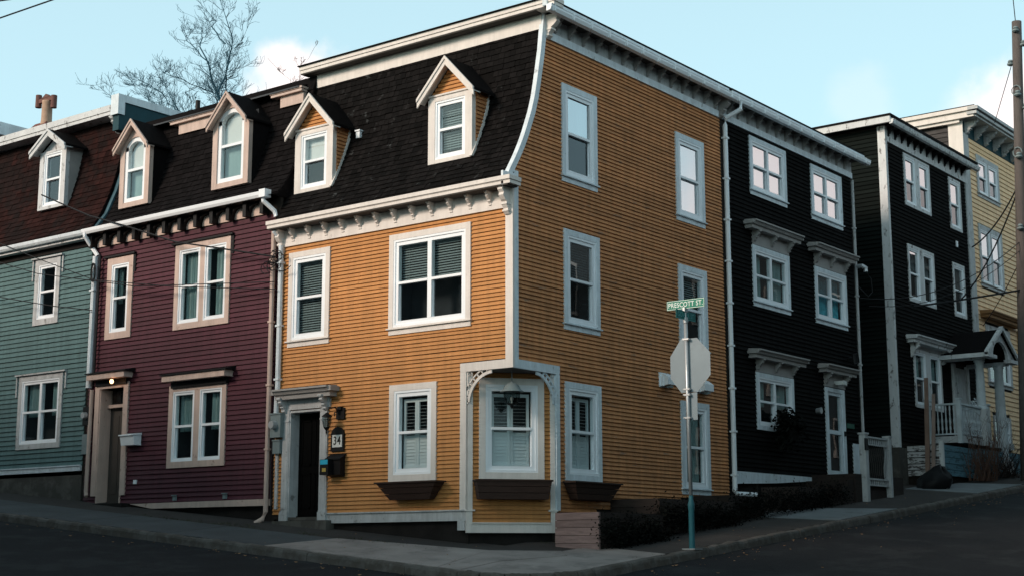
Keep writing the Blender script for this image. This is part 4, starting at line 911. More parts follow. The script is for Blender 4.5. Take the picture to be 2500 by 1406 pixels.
P('roof_end', MB().prism([(y - .004, z) for z, y in profM] + [(7.9, 11.8), (7.9, 8.93)], 'x', -6.064, -6.04), SHINGLE_M, MA)
shingles(MA, FM, -12.25, -6.05, pM, 9.02, 11.5, SHINGLE_M, exp=.14, wid=(.12, .22))
dormer(MA, FM, -11.13, 1.06, .20, 9.50, 10.90, 11.55, .62, .22, PEACH, SHINGLE_M, arched=True, cheek=SHINGLE_M, prof=pM, bd=.10, shade=.6, wtop=11.13)
dormer(MA, FM, -7.80, 1.16, .15, 9.44, 10.88, 11.55, .64, .22, PEACH, SHINGLE_M, arched=True, cheek=SHINGLE_M, prof=pM, bd=.10, shade=.6, wtop=11.15)
for (a, b) in ((-10.56, -8.62), (-7.18, -6.25), (-12.2, -11.82)):
    P('upper_frieze', MB().box(a + .22, b, .74, .90, 11.20, 11.44), PEACH, MA); P('upper_cornice', MB().box(a, b + .02, .66, .95, 11.445, 11.50).box(a - .02, b + .04, .64, .95, 11.505, 11.55), PEACH, MA)
P('flat_roof', MB().add([(-12.3, .62, 11.52), (-6.28, .62, 11.52), (-6.28, .62, 11.555), (-12.3, .62, 11.555), (-12.3, 1.5, 11.86), (-6.28, 1.5, 11.86), (-12.3, 8, 12.0), (-6.28, 8, 12.0)], [(0, 1, 2, 3), (3, 2, 5, 4), (4, 5, 7, 6)]), TAR, MA)
P('vent_pipe', MB().tube([(-11.20, 2.0, 11.9), (-11.20, 2.0, 12.5)], .06, 10), BLACKMETAL, MA)
P('party_wall', MB().box(-12.44, -12.22, .46, 7.0, 11.6, 12.46), TEALDARK, MA)
P('party_wall_coping', MB().box(-12.47, -12.185, .40, 7.04, 12.30, 12.48).box(-12.47, -12.185, .40, .60, 11.98, 12.30), BLUEWHITE, MA)
P('valley_flashing', MB().add([(-12.28, pM(z) - .04, z) for z in (9.0, 9.5, 10.1, 10.8, 11.5)] + [(-12.12, pM(z) - .06, z) for z in (9.0, 9.5, 10.1, 10.8, 11.5)] + [(-12.12, pM(z) + .04, z) for z in (9.0, 9.5, 10.1, 10.8, 11.5)],
                              [(i, i + 1, i + 6, i + 5) for i in range(4)] + [(i + 5, i + 6, i + 11, i + 10) for i in range(4)]), material('teal_flashing', (.05, .11, .14), .5, .3, 3), MA)
single('letter_box', MB().prism([(-.03, 3.97), (-.22, 3.97), (-.26, 4.17), (-.03, 4.20)], 'x', -10.70, -10.25).prism([(-.03, 4.245), (-.29, 4.20), (-.29, 4.175), (-.03, 4.20)], 'x', -10.72, -10.23), WHITE, 'white letter box on the maroon wall right of its door', 'mailbox')
mm = thing('electric_meter', 'dark electric meter boxes stacked left of the maroon house door', 'meter', (-12.1, -.1, 4))
P('meter_box', MB().fb(-12.24, -12.02, 4.50, 4.92, 0, .13), BLACKMETAL, mm); P('dial', MB().tube([(-12.13, -.13, 4.72), (-12.13, -.22, 4.72)], [.08, .07], 12), METAL, mm); P('switch_box', MB().fb(-12.24, -12.04, 3.85, 4.30, 0, .12), METERGREY, mm)
single('wall_socket_cover', MB().fb(-10.44, -10.34, 3.13, 3.22, .02, .05), WHITE, 'small white square cover low on the maroon wall', 'cover')
for u, l in ((-9.04, 'small grey vent low on the maroon wall, the left one below the window'), (-7.46, 'small grey vent low on the maroon wall, nearest the peach drainpipe')):
    single('wall_vent', MB().fb(u - .05, u + .05, 2.74, 2.85, .02, .06).fb(u - .06, u + .06, 2.84, 2.86, .02, .09), METERGREY, l, 'vent')

# ------------------------------------------------------------------ teal house
TE = thing('teal_row_house', 'teal clapboard house with a red brown mansard roof at the left edge', 'house', (-15.5, 1, 2.7))
profT = [(8.98, -.30), (9.1, -.12), (9.35, .05), (9.7, .22), (10.2, .42), (10.8, .58), (11.4, .70), (12.0, .80)]
pT = lambda z: interp(profT, z)
T_h = [hole(-14.50, -13.51, 7.01, 8.60), hole(-14.90, -13.18, 4.06, 5.81)]
wall_sheet(TE, FM, -20, -12.29, 3.4, 9.0, T_h)
clapboards(TE, FM, -20, -12.33, 3.62, 8.70, .112, T_h, TEAL, joint=.1)
P('wall', MB().box(-20, -12.3, 8, 8.1, 1.5, 12), SHEATH, TE); P('wall', MB().box(-20.1, -20, 0, 8.1, 1.5, 12), SHEATH, TE)
P('foundation', MB().box(-20, -12.35, .0, .4, .5, 3.49), CONCRETE, TE)
P('skirting_board', MB().fb(-20, -12.35, 3.49, 3.60, 0, .05).fb(-20, -12.35, 3.60, 3.625, 0, .075), BLUEWHITE, TE)
window(TE, FM, -14.50, -13.51, 7.01, 8.60, GREYWHITE, sill=False, cw=.14, fw=.09, label='narrow upper window on the teal wall')
window(TE, FM, -14.90, -13.18, 4.06, 5.81, GREYWHITE, sill=False, cw=.12, fw=.09, cols=2, mull=.09, inside='curtain', label='lower four pane window on the teal wall')
for (a, b, z) in ((-14.62, -13.40, 8.61), (-15.02, -13.06, 5.82)): P('drip_cap', MB().fb(a, b, z, z + .035, 0, .10).fb(a, a + .04, z - .5, z, 0, .05).fb(b - .04, b, z - .4, z, 0, .05), GREYWHITE, TE)
P('frieze', MB().fb(-20, -12.36, 8.70, 8.93, 0, .04), FOUND, TE); P('gutter', MB().prism([(-.20, 8.90), (-.30, 8.905), (-.335, 8.95), (-.345, 9.02), (-.20, 9.03)], 'x', -20.1, -12.37), BLUEWHITE, TE)
P('frieze_moulding', MB().fb(-20, -12.4, 8.84, 8.895, 0, .22), OLDWHITE, TE)
mansard(TE, FM, -20, -12.28, profT, SHINGLE_T)
P('roof_end', MB().prism([(y - .004, z) for z, y in profT] + [(7.9, 12.0), (7.9, 8.98)], 'x', -12.30, -12.27), SHINGLE_M, TE)
shingles(TE, FM, -18, -12.28, pT, 9.03, 11.95, SHINGLE_T, exp=.15, wid=(.13, .24))
dormer(TE, FM, -14.38, 1.06, .25, 9.93, 11.42, 11.90, .72, .25, OLDWHITE, SHINGLE_M, cheek=HOODGREY, prof=pT, bd=.15, wtop=11.40)
P('upper_cornice', MB().box(-20, -12.52, .44, .90, 12.02, 12.10).box(-20, -12.50, .42, .9, 12.11, 12.26), OLDWHITE, TE)
P('upper_frieze', MB().box(-20, -12.45, .74, .86, 11.60, 11.68), GREYWHITE, TE); link('bracket', bracket_mesh('bracket', .4, .3, .12, GREYWHITE), TE, T(-12.52, .76, 12.0))
P('flat_roof', MB().box(-20, -12.45, .5, 8.1, 12.2, 12.25), TAR, TE)
# house and chimney further back
BG = thing('background_house', 'grey edged dark roof rising behind the teal house at the left edge', 'house', (-24, 8, 3))
P('wall', MB().box(-27, -19.1, 1.0, 9.0, 2, 12.95), BLACKGREEN, BG); P('roof_edge', MB().box(-27.1, -18.95, .9, 9.1, 12.95, 13.30), BLUEWHITE, BG); P('flat_roof', MB().box(-27, -19.1, 1.0, 9.0, 13.3, 13.34), TAR, BG)
ck = thing('chimney', 'brick chimney with two tall clay pots joined by a cross cap', 'chimney', (-18.9, 3, 12), M=T(-18.82, 3.0, 12.3))
CK = T(-18.82, 3.0, 0)
P('brick_stack', MB().box(-.42, .42, -.42, .42, 12.2, 13.25), BRICK, ck, CK); P('mortar_haunch', MB().add([(-.42, -.42, 13.25), (.42, -.42, 13.25), (.42, .42, 13.25), (-.42, .42, 13.25), (-.26, -.2, 13.52), (.26, -.2, 13.52), (.26, .2, 13.52), (-.26, .2, 13.52)], [(0, 1, 5, 4), (1, 2, 6, 5), (2, 3, 7, 6), (3, 0, 4, 7), (4, 5, 6, 7)]), BRICK, ck, CK)
P('clay_pot', MB().lathe([(.17, 13.45), (.15, 13.6), (.145, 14.1), (.15, 14.15), (0, 14.15)], .12, -.1, 16), CLAY, ck, CK, smooth=True); P('clay_pot', MB().lathe([(.11, 13.45), (.10, 13.9), (.12, 13.95), (.10, 14.0), (.10, 14.15), (0, 14.15)], -.17, .08, 14), CLAYRED, ck, CK, smooth=True)
P('cross_cap', MB().box(-.28, .40, -.15, -.05, 14.14, 14.25).tube([(-.30, -.1, 14.04), (-.30, -.1, 14.40)], [.09, .085], 12).tube([(.42, -.1, 13.90), (.42, -.1, 14.26)], [.085, .085], 12).prism([(-.1, 14.25), (.3, 14.25), (.1, 14.36)], 'y', -.16, -.04), CLAYRED, ck, CK)

# ------------------------------------------------------------------ black house
BK = thing('black_row_house', 'black clapboard house with grey window hoods joined to the orange corner house', 'house', (-1, 11, 2.7))
B_h = [hole(9.075, 10.92, 9.97, 11.265), hole(12.26, 14.045, 9.95, 11.25), hole(9.075, 10.92, 7.34, 8.65), hole(12.28, 14.09, 7.34, 8.64), hole(9.07, 10.92, 4.38, 5.69), hole(12.60, 13.70, 3.5, 5.66)]
wall_sheet(BK, PM, 7.79, 14.75, 3.2, 11.8, B_h)
clapboards(BK, PM, 7.98, 14.62, 3.42, 11.35, .10, B_h, BLACK, joint=.1)
P('wall', MB().box(-9, 0, 14.70, 14.80, 2, 12), SHEATH, BK); P('wall', MB().box(-9.1, -9, 7.8, 14.8, 2, 12), SHEATH, BK)
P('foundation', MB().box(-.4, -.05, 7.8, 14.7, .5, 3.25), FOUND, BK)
P('skirting_board', MB().add([(.04, 7.98, 3.40), (.04, 12.5, 3.41), (.04, 12.5, 3.36), (.04, 9.9, 3.20), (.04, 7.98, 3.12), (0, 7.98, 3.40), (0, 12.5, 3.41), (0, 12.5, 3.36), (0, 9.9, 3.20), (0, 7.98, 3.12)], [(0, 1, 2, 3, 4), (5, 9, 8, 7, 6), (0, 5, 6, 1), (4, 3, 8, 9), (3, 2, 7, 8)]), BLUEWHITE, BK)
wk = dict(cw=.10, fw=.10, cols=2, mull=.09)
window(BK, PM, 9.075, 10.92, 9.97, 11.265, BLUEWHITE, inside='shade', shade=.9, glass=GLASS_HI, label='top floor window nearest the orange house', **wk)
window(BK, PM, 12.26, 14.045, 9.95, 11.25, BLUEWHITE, inside='shade', shade=.6, glass=GLASS_HI, label='top floor window farther up the street', **wk)
window(BK, PM, 9.075, 10.92, 7.34, 8.65, BLUEWHITE, inside='curtain_long', glass=GLASS, **wk)
window(BK, PM, 12.28, 14.09, 7.34, 8.64, BLUEWHITE, inside='bluecurtain_full', glass=GLASS_HI, lower=GLASS_CL, **wk)
window(BK, PM, 9.07, 10.92, 4.38, 5.69, BLUEWHITE, inside='curtain', sill=False, **wk)
hood(BK, PM, 8.72, 11.28, 8.97, 9.16, .30, HOODGREY, 8.66, (9.1, 10.9), 3, name='window_hood')
hood(BK, PM, 11.95, 14.42, 8.97, 9.16, .30, HOODGREY, 8.65, (12.3, 14.05), 3, name='window_hood')
hood(BK, PM, 8.72, 11.32, 5.98, 6.17, .30, HOODGREY, 5.70, (9.1, 10.9), 3, name='window_hood')
hood(BK, PM, 12.28, 14.15, 6.0, 6.19, .30, HOODGREY, 5.68, (12.6, 13.75), 2, name='door_hood')
dd = MB(); dd.fb(12.60, 12.74, 3.5, 5.66, -.05, .05); dd.fb(13.56, 13.70, 3.5, 5.66, -.05, .05); dd.fb(12.74, 13.56, 5.56, 5.66, -.05, .048); dd.fb(12.74, 13.56, 3.5, 3.62, -.05, .04); dd.fb(12.74, 12.82, 3.62, 5.56, -.06, .02); dd.fb(13.48, 13.56, 3.62, 5.56, -.06, .02); dd.fb(12.82, 13.48, 4.52, 4.62, -.06, .02); dd.fb(12.82, 13.48, 5.48, 5.56, -.06, .02)
door = P('door', dd, BLUEWHITE, BK, PM, label='white framed storm door'); P('pane', MB().fb(12.82, 13.48, 3.62, 4.52, -.03, -.025), GLASS, door, PM); P('pane', MB().fb(12.82, 13.48, 4.62, 5.48, -.03, -.025), GLASS, door, PM)
P('inner_door', MB().fb(12.7, 13.6, 3.5, 5.6, -.2, -.15), DARK, door, PM); P('handle', MB().fb(13.58, 13.62, 4.5, 4.62, .05, .09), BLACKMETAL, door, PM)
pcornice(BK, 7.78, 14.72, n=14, first=.3)
gutter(BK, 7.78, 15.05, 0, 11.725)
P('flat_roof', MB().box(-9, .33, 7.79, 14.9, 11.96, 12.02), SHINGLE_M, BK)
pipe_thing(BK, 'downpipe', [(.06, 14.68, 11.3), (.06, 14.68, 9.0), (.06, 14.68, 4.3)], .04, GREYWHITE, clips=[(.06, 14.68, z) for z in (10, 8.2, 6.4)])
pipe_thing(BK, 'vent_elbow', [(.06, 14.7, 8.98), (.22, 14.72, 8.98), (.30, 14.74, 8.92), (.30, 14.74, 8.82)], .06, METAL)
P('doorstep', MB().box(.0, 1.15, 11.7, 14.5, 2.4, 3.46), DARKWOOD, BK)
for i in range(4): P('step', MB().box(.02, 1.12, 11.7 - .32 * (i + 1), 11.7 - .32 * i - .01, 2.2, 3.30 - .15 * i), DARKWOOD, BK)
P('skirting_panel', MB().box(0.0, .05, 14.1, 14.72, 3.46, 4.35), BLUEWHITE, BK)
bed(.06, 1.0, 9.1, 10.3, 2.4, 3.08, 4, DARKWOOD, 'fourth timber bed of dark planks before the black house steps')
foliage('dark_gap_fill', 'dark leaf mass added to stand for the dark gap below the steps of the black house', 'gap fill', [(1.1, 6.2 + i * .4, 2.55 + i * .03) for i in range(13)], 4200, .035, PLANTDARK, spread=(.10, .2, .15))  # leaves added as dark fill for the void below the steps
foliage('hanging_plant', 'dark spiky plant in front of the ground floor window of the black house', 'plant', [(.30, 10.05, 4.55), (.3, 9.85, 4.4), (.32, 10.3, 4.45)], 900, .07, PLANTDARK, spread=(.08, .17, .17))
mb = MB()
for _ in range(60):
    a = random.uniform(-1.4, 1.4); l = random.uniform(.25, .5); mb.tube([(.3, 10.05, 4.45), (.3 + random.uniform(-.1, .1), 10.05 + math.sin(a) * l * .6, 4.45 + l * .7), (.3 + random.uniform(-.1, .15), 10.05 + math.sin(a) * l * 1.1, 4.45 + l * math.cos(a))], [.006, .004, .001], 3)
single('plant_basket', mb.box(.1, .45, 9.85, 10.25, 4.15, 4.4), PLANTDARK, 'dark basket of thin grassy stems in front of the same black house window', 'planter')
single('house_lamp', MB().tube([(.03, 12.11, 5.03), (.16, 12.11, 5.03)], [.06, .08], 12), METAL, 'small round lamp on the black wall left of the storm door', 'lamp')
single('porch_light', MB().box(.03, .30, 13.1, 13.30, 5.78, 5.84).box(.1, .3, 13.08, 13.32, 5.74, 5.78), PLATEWHITE, 'small white porch light under the black house door hood', 'lamp')
mb = MB(); M_ = PM @ T(14.0, 0, 6.48) @ Matrix.Rotation(R(-14), 4, 'Y')
for (a, b, c, d) in ((-.17, .17, .11, .125), (-.17, .17, -.125, -.11), (-.17, -.155, -.125, .125), (.155, .17, -.125, .125)): mb.fb(a, b, c, d, .24, .27)
mb.fb(-.16, .16, -.12, .12, .22, .235); mb.fb(-.03, .03, -.03, .03, .02, .22)
single('wall_floodlight', mb, BLACKMETAL, 'tilted dark square floodlight high on the black wall above the storm door', 'lamp', M_)
# white gate railing beside the steps
GR = thing('stoop_railing', 'white railing panel with wavy bars between two posts by the black house steps', 'railing', (1.2, 12.8, 3.1))
for y, w in ((12.14, .16), (13.52, .11)): P('post', MB().box(1.12, 1.28, y - w / 2, y + w / 2, hh(1.2, y) - .05, 4.40 + (.03 if w > .12 else 0)).box(1.10, 1.30, y - w / 2 - .02, y + w / 2 + .02, 4.40, 4.44), GREYWHITE, GR)
P('post_panel', MB().box(1.28, 1.31, 12.0, 12.16, 4.02, 4.30), BLACKMETAL, GR)
P('rail', MB().box(1.16, 1.24, 12.22, 13.46, 4.33, 4.37), GREYWHITE, GR); P('rail', MB().box(1.17, 1.23, 12.22, 13.46, 4.16, 4.19), GREYWHITE, GR); P('rail', MB().box(1.17, 1.23, 12.22, 13.46, 3.34, 3.38), GREYWHITE, GR); P('rail', MB().box(1.17, 1.23, 12.22, 13.46, 3.20, 3.23), GREYWHITE, GR)
for i in range(11):
    y = 12.32 + i * .11
    P('baluster', MB().tube([(1.2, y, 4.33), (1.2, y, 4.19)], .018, 6).tube([(1.2, y, 3.34), (1.2, y, 3.23)], .018, 6), GREYWHITE, GR)
    k = 8; P('wavy_bar', MB().tube([(1.2 + .03 * math.sin(t / k * 6.28), y + .02 * math.sin(t / k * 9.4), 4.17 - .81 * t / k) for t in range(k + 1)], .011, 5), BLACKMETAL if i < 9 else GREYWHITE, GR)
single('green_plaque', MB().box(.03, .05, 13.78, 14.2, 4.72, 4.84), material('dull_green_plate', (.02, .10, .07), .6), 'small dark green plaque right of the black house storm door', 'sign')

# ------------------------------------------------------------------ second black house
C = thing('black_porch_house', 'black clapboard house with peeling white corner boards and a columned side porch', 'house', (-1, 20, 3.4))
CF = frame(0, 17.04, 0)
C_h = [hole(18.26, 20.15, 11.32, 12.85), hole(21.66, 22.60, 11.24, 12.84), hole(18.24, 20.16, 8.57, 10.2), hole(21.62, 22.57, 8.57, 10.2), hole(18.30, 20.30, 5.6, 7.25), (21.0, 22.4, 5.0, 7.15)]
wall_sheet(C, PM, 17.04, 23.25, 4.5, 13.3, C_h); wall_sheet(C, CF, -8, 0, 4.4, 13.35, [])
clapboards(C, PM, 17.12, 23.05, 4.6, 12.90, .11, C_h, BLACK, limit=200); clapboards(C, CF, -4, -.17, 4.5, 13.3, .12, [], BLACKGREEN, limit=300)
P('wall', MB().box(-8, 0, 23.2, 23.3, 3, 13.3), SHEATH, C)
P('foundation', MB().box(-8, .03, 17.0, 23.2, 2.5, 4.42), CONCRETE, C)
P('corner_board', MB().fb(-.17, .055, 4.42, 13.35, 0, .05), OLDWHITE, C, CF); P('corner_board', MB().fb(17.04, 17.12, 4.42, 12.93, 0, .055), OLDWHITE, C, PM); P('corner_board', MB().fb(23.08, 23.25, 6, 12.93, 0, .05), GREYWHITE, C, PM)
wk = dict(cw=.09, fw=.08, sill=False, lower=GLASS_LO)
window(C, PM, 18.26, 20.15, 11.32, 12.85, OLDWHITE, glass=GLASS_HI, wide_mull=.30, label='upper double window with peeling frame', **wk)
window(C, PM, 21.66, 22.60, 11.24, 12.84, OLDWHITE, glass=GLASS_HI, **wk)
window(C, PM, 18.24, 20.16, 8.57, 10.2, OLDWHITE, glass=GLASS_HI, wide_mull=.30, inside='shade', shade=.5, **wk)
window(C, PM, 21.62, 22.57, 8.57, 10.2, OLDWHITE, glass=GLASS_HI, **wk)
window(C, PM, 18.30, 20.30, 5.6, 7.25, OLDWHITE, wide_mull=.34, inside='curtain', label='ground floor double window under a bracketed hood', **wk)
hood(C, PM, 17.85, 20.75, 7.36, 7.56, .35, OLDWHITE, 7.26, (18.2, 20.4), 2, name='window_hood')
bm_ = bracket_mesh('bracket', .42, .3, .1, OLDWHITE)
for y in (18.18, 20.42): link('bracket', bm_, C, PM @ T(y, -.02, 7.4))
pcornice(C, 17.1, 23.25, zf=12.92, mt=OLDWHITE, mw=OLDWHITE, n=13, bmat=BLACKMETAL, pitch=.46)
gutter(C, 16.75, 23.4, 0, 13.30, .42, mt=OLDWHITE)
P('rake_fascia', MB().box(-5, .33, 16.72, 16.80, 13.34, 13.54), OLDWHITE, C); P('flat_roof', MB().box(-8, .36, 16.7, 23.4, 13.52, 13.58), SHINGLE_M, C)
single('wall_plate', MB().box(.03, .06, 22.0, 22.12, 10.72, 10.9), WHITE, 'tiny white plate between the upper right windows of the second black house', 'cover')
# porch
P('porch_deck', MB().box(0, 1.05, 18.9, 23.1, 4.62, 4.80), GREYWHITE, C)
P('porch_door', MB().box(.0, .05, 21.3, 22.2, 4.9, 7.0).box(.0, .09, 21.15, 21.3, 4.8, 7.1).box(.0, .09, 22.2, 22.35, 4.8, 7.1).box(.05, .07, 21.4, 21.7, 5.6, 6.8), GREYWHITE, C)
BL = material('worn_white_baluster', (.52, .58, .61), .7, .15)
def col(x, y, z0, z1, r0, r1):
    mb = MB(); mb.lathe([(r0 * 1.35, z0), (r0 * 1.35, z0 + .06), (r0 * 1.1, z0 + .09), (r0, z0 + .14), (r0 * 1.0, z0 + (z1 - z0) * .4), (r1, z1 - .14), (r1 * 1.25, z1 - .10), (r1 * 1.1, z1 - .07), (r1 * 1.4, z1 - .04), (r1 * 1.4, z1)], x, y, 18)
    P('column', mb, BL, C, smooth=True)
col(1.0, 20.72, 5.66, 7.06, .125, .11); col(1.0, 22.28, 4.25, 7.08, .15, .125)
P('column_plinth', MB().box(.84, 1.18, 20.56, 20.88, 4.62, 5.66), GREYWHITE, C); P('column_plinth', MB().box(.78, 1.22, 22.06, 22.5, 3.7, 4.25), OLDWHITE, C)
P('porch_beam', MB().box(0, 1.22, 20.42, 20.62, 7.07, 7.18), OLDWHITE, C); P('porch_beam', MB().box(0, 1.22, 22.38, 22.58, 7.07, 7.18), OLDWHITE, C)
rf = MB()
for (a, b) in ((20.25, 7.18), (22.75, 7.18)):
    rf.add([(0, a, b), (1.42, a, b), (1.42, 21.5, 7.95), (0, 21.5, 7.95), (0, a, b + .06), (1.42, a, b + .06), (1.42, 21.5, 8.02), (0, 21.5, 8.02)], [(0, 1, 2, 3), (4, 7, 6, 5), (0, 4, 5, 1), (1, 5, 6, 2), (2, 6, 7, 3)])
P('porch_roof', rf, SHINGLE_M, C)
pd = MB(); n = 12; arcp = [(21.5 - .62 * math.cos(math.pi * i / n), 7.2 + .46 * math.sin(math.pi * i / n)) for i in range(n + 1)]
outp = [(y, 7.18 + (.84) * (1 - abs(y - 21.5) / 1.25) - .02) for y, z in arcp]
for (p, q, s_, t_) in zip(arcp, arcp[1:], outp, outp[1:]):
    pd.add([(1.36, p[0], p[1]), (1.36, q[0], q[1]), (1.36, t_[0], t_[1]), (1.36, s_[0], s_[1]), (1.28, p[0], p[1]), (1.28, q[0], q[1]), (1.28, t_[0], t_[1]), (1.28, s_[0], s_[1])], [(0, 1, 2, 3), (4, 7, 6, 5), (0, 4, 5, 1), (3, 2, 6, 7)])
for (a, b) in ((20.3, 20.88), (22.12, 22.7)): pd.prism([(a, 7.18), (b, 7.18), (b, 7.18 + .84 * (1 - abs(b - 21.5) / 1.25)), (a, 7.18 + .84 * (1 - abs(a - 21.5) / 1.25))], 'x', 1.28, 1.36)
P('pediment', pd, OLDWHITE, C); P('pediment_cornice', MB().box(1.24, 1.46, 20.27, 20.92, 7.10, 7.20).box(0, 1.46, 20.18, 20.268, 7.10, 7.22), OLDWHITE, C); P('pediment_cornice', MB().box(1.24, 1.46, 22.08, 22.78, 7.10, 7.20), OLDWHITE, C)
for s_ in (-1, 1):
    P('pediment_rake', MB().add([(x, 21.5 + s_ * 1.32, z) for x, z in ((1.36, 7.16), (1.48, 7.16), (1.48, 7.27), (1.36, 7.27))] + [(x, 21.5, z) for x, z in ((1.36, 8.0), (1.48, 8.0), (1.48, 8.11), (1.36, 8.11))], [(0, 1, 2, 3), (4, 7, 6, 5), (0, 4, 5, 1), (1, 5, 6, 2), (2, 6, 7, 3), (3, 7, 4, 0)]), OLDWHITE, C)
for (x, y) in ((.12, 18.95), (1.0, 18.95), (1.0, 21.15)): P('rail_post', MB().box(x - .055, x + .055, y - .055, y + .055, 4.6, 5.80).box(x - .08, x + .08, y - .08, y + .08, 5.80, 5.84), BL, C)
P('handrail', MB().box(.17, .945, 18.90, 19.0, 5.66, 5.71), BL, C); P('handrail', MB().box(.95, 1.05, 19.0, 21.1, 5.66, 5.71), BL, C); P('bottom_rail', MB().box(.95, 1.05, 19.0, 21.1, 4.84, 4.88), BL, C); P('bottom_rail', MB().box(.17, .945, 18.92, 18.98, 4.84, 4.88), BL, C)
def balus(x, y): return MB().lathe([(.018, 4.88), (.018, 4.95), (.03, 5.0), (.022, 5.12), (.034, 5.22), (.018, 5.32), (.018, 5.5), (.026, 5.54), (.018, 5.66)], x, y, 6)
bme = balus(0, 0).mesh('baluster', BL)
for i in range(6): link('baluster', bme, C, T(.27 + i * .115, 18.95, 0))
for i in range(17): link('baluster', bme, C, T(1.0, 19.12 + i * .117, 0))
single('flower_pot', MB().lathe([(.05, 4.81), (.09, 5.0), (.10, 5.02)], .62, 21.3, 12).tube([(.62, 21.3, 5.0), (.64, 21.3, 5.8)], .01, 4), CLAYRED, 'slim flower pot standing on the porch of the second black house', 'pot')
foliage('porch_flowers', 'pale flowers in a pot by the porch column', 'plant', [(.64, 21.3, 5.85), (.6, 21.1, 5.75)], 160, .05, BLUEWHITE, spread=(.06, .08, .1))
PEELED = material('flaking_white_planks', (.60, .60, .60), .8, .15, 4, (1, 1, 4), .95, (.05, .04, .038), 4, gthr=.53, bump=.5)
# peeling plank skirt under the porch
sk_ = thing('plank_retaining_wall', 'low wall of peeling white planks, skylight blue put into the street side, below the porch', 'wall', (1, 20, 3.4))
for i in range(5):
    a = 3.66 + i * .165
    P('plank', MB().box(.05, 1.0, 17.5 - .01 * (i % 2), 17.54, a + .012, a + .150), PEELED, sk_)
    P('plank', MB().box(1.0, 1.04, 17.52, 20.2, a + .006, a + .158), SKYTINTWOOD, sk_); P('plank', MB().box(1.0, 1.04, 20.22, 23.8, a + .16 * .3, a + .15 + .05), SKYTINTWOOD, sk_)  # street faces take the blue-tinted copy of the planks
P('post', MB().box(.95, 1.06, 17.46, 17.56, 3.5, 4.58), OLDWHITE, sk_); P('fill', MB().box(.03, .99, 17.55, 23.2, 3.3, 4.4), SOIL, sk_)
single('leaning_timber', MB().add([(.72, 17.0, 3.45), (.84, 17.0, 3.45), (.84, 17.06, 3.45), (.72, 17.06, 3.45), (.42, 18.0, 6.35), (.52, 18.0, 6.35), (.52, 18.05, 6.35), (.42, 18.05, 6.35)], [(0, 3, 2, 1), (4, 5, 6, 7), (0, 1, 5, 4), (1, 2, 6, 5), (2, 3, 7, 6), (3, 0, 4, 7)]), material('raw_timber', (.20, .13, .10), .8, .15), 'tall brown timber leaning against the second black house', 'timber')
single('leaning_timber', MB().add([(.90, 16.95, 3.45), (1.0, 16.95, 3.45), (1.0, 17.0, 3.45), (.90, 17.0, 3.45), (.62, 18.0, 5.9), (.70, 18.0, 5.9), (.70, 18.05, 5.9), (.62, 18.05, 5.9)], [(0, 3, 2, 1), (4, 5, 6, 7), (0, 1, 5, 4), (1, 2, 6, 5), (2, 3, 7, 6), (3, 0, 4, 7)]), material('pale_timber', (.26, .19, .16), .8, .15), 'shorter pale timber leaning next to the tall brown one', 'timber')
def twiggy(name, label, cx, cy, r, h, n, mat):
    mb = MB()
    for _ in range(n):
        a = random.random() * 6.3; l = h * random.uniform(.4, 1); p = Vector((cx + random.gauss(0, .12), cy + random.gauss(0, .38), hh(cx, cy))); d = Vector((math.cos(a) * r, math.sin(a) * r, l)) / 5; pts = [p.copy()]
        for _k in range(5): d += Vector((random.gauss(0, .03), random.gauss(0, .03), random.gauss(0, .02))); p = p + d; pts.append(p.copy())
        mb.tube(pts, [.012, .010, .008, .006, .004, .002], 3)
        for _k in range(3):
            q = random.choice(pts[2:]); mb.tube([q, q + Vector((random.gauss(0, .12), random.gauss(0, .12), random.uniform(.05, .25)))], [.005, .001], 3)
    return single(name, mb, mat, label, 'bush')
twiggy('bare_bush', 'bare reddish bush in front of the white porch railing', 1.35, 19.7, .5, 1.9, 100, TWIG)
twiggy('bare_bush', 'dark bare bush by the skylight-tinted planks right of the reddish bush', 1.4, 21.3, .5, 1.0, 90, DARKWOOD)
mb = MB(); mb.lathe([(.0, 3.86), (.10, 3.84), (.22, 3.76), (.34, 3.64), (.42, 3.48), (.44, 3.34), (.40, 3.22)], 1.05, 16.7, 16)
mb.v = [(x + random.gauss(0, .035) + (z - 3.3) * .3, y + random.gauss(0, .04), z + random.gauss(0, .03)) for x, y, z in mb.v]
single('refuse_bag', mb, BLACKMETAL, 'black refuse bag slumped at the foot of the leaning timbers', 'bag', smooth=True)

# ------------------------------------------------------------------ yellow house
Y = thing('yellow_row_house', 'yellow clapboard house with grey trim behind the utility pole', 'house', (-1, 27, 4))
X3 = -.3; YM = frame(X3, 0, 90); YF = frame(X3, 23.95, 0)
Y_h = [hole(25.0, 27.05, 12.94, 14.33), hole(24.85, 27.0, 9.96, 12.0), hole(24.98, 27.2, 6.82, 8.77), hole(29.3, 31.2, 12.9, 14.3), hole(29.3, 31.2, 9.96, 12.0), (25.2, 26.8, 4.9, 5.9)]
wall_sheet(Y, YM, 23.95, 33, 4.3, 15.0, Y_h); clapboards(Y, YM, 24.36, 33, 4.8, 14.75, .15, Y_h, YELLOW, joint=.1)
wall_sheet(Y, YF, -8, 0, 4.3, 15.2, [], mat=SHEATH); clapboards(Y, YF, -6, -.42, 12.9, 15.2, .15, [], material('grey_weathered_shingle', (.045, .042, .042), .9, .4, 3, ST, .7, (.16, .15, .15), 2, rnd=.5), limit=300)
P('wall', MB().box(-8, X3, 32.9, 33, 3, 15.2), SHEATH, Y)
P('foundation', MB().box(-8, X3 + .02, 23.9, 33, 3, 4.8), CONCRETE, Y)
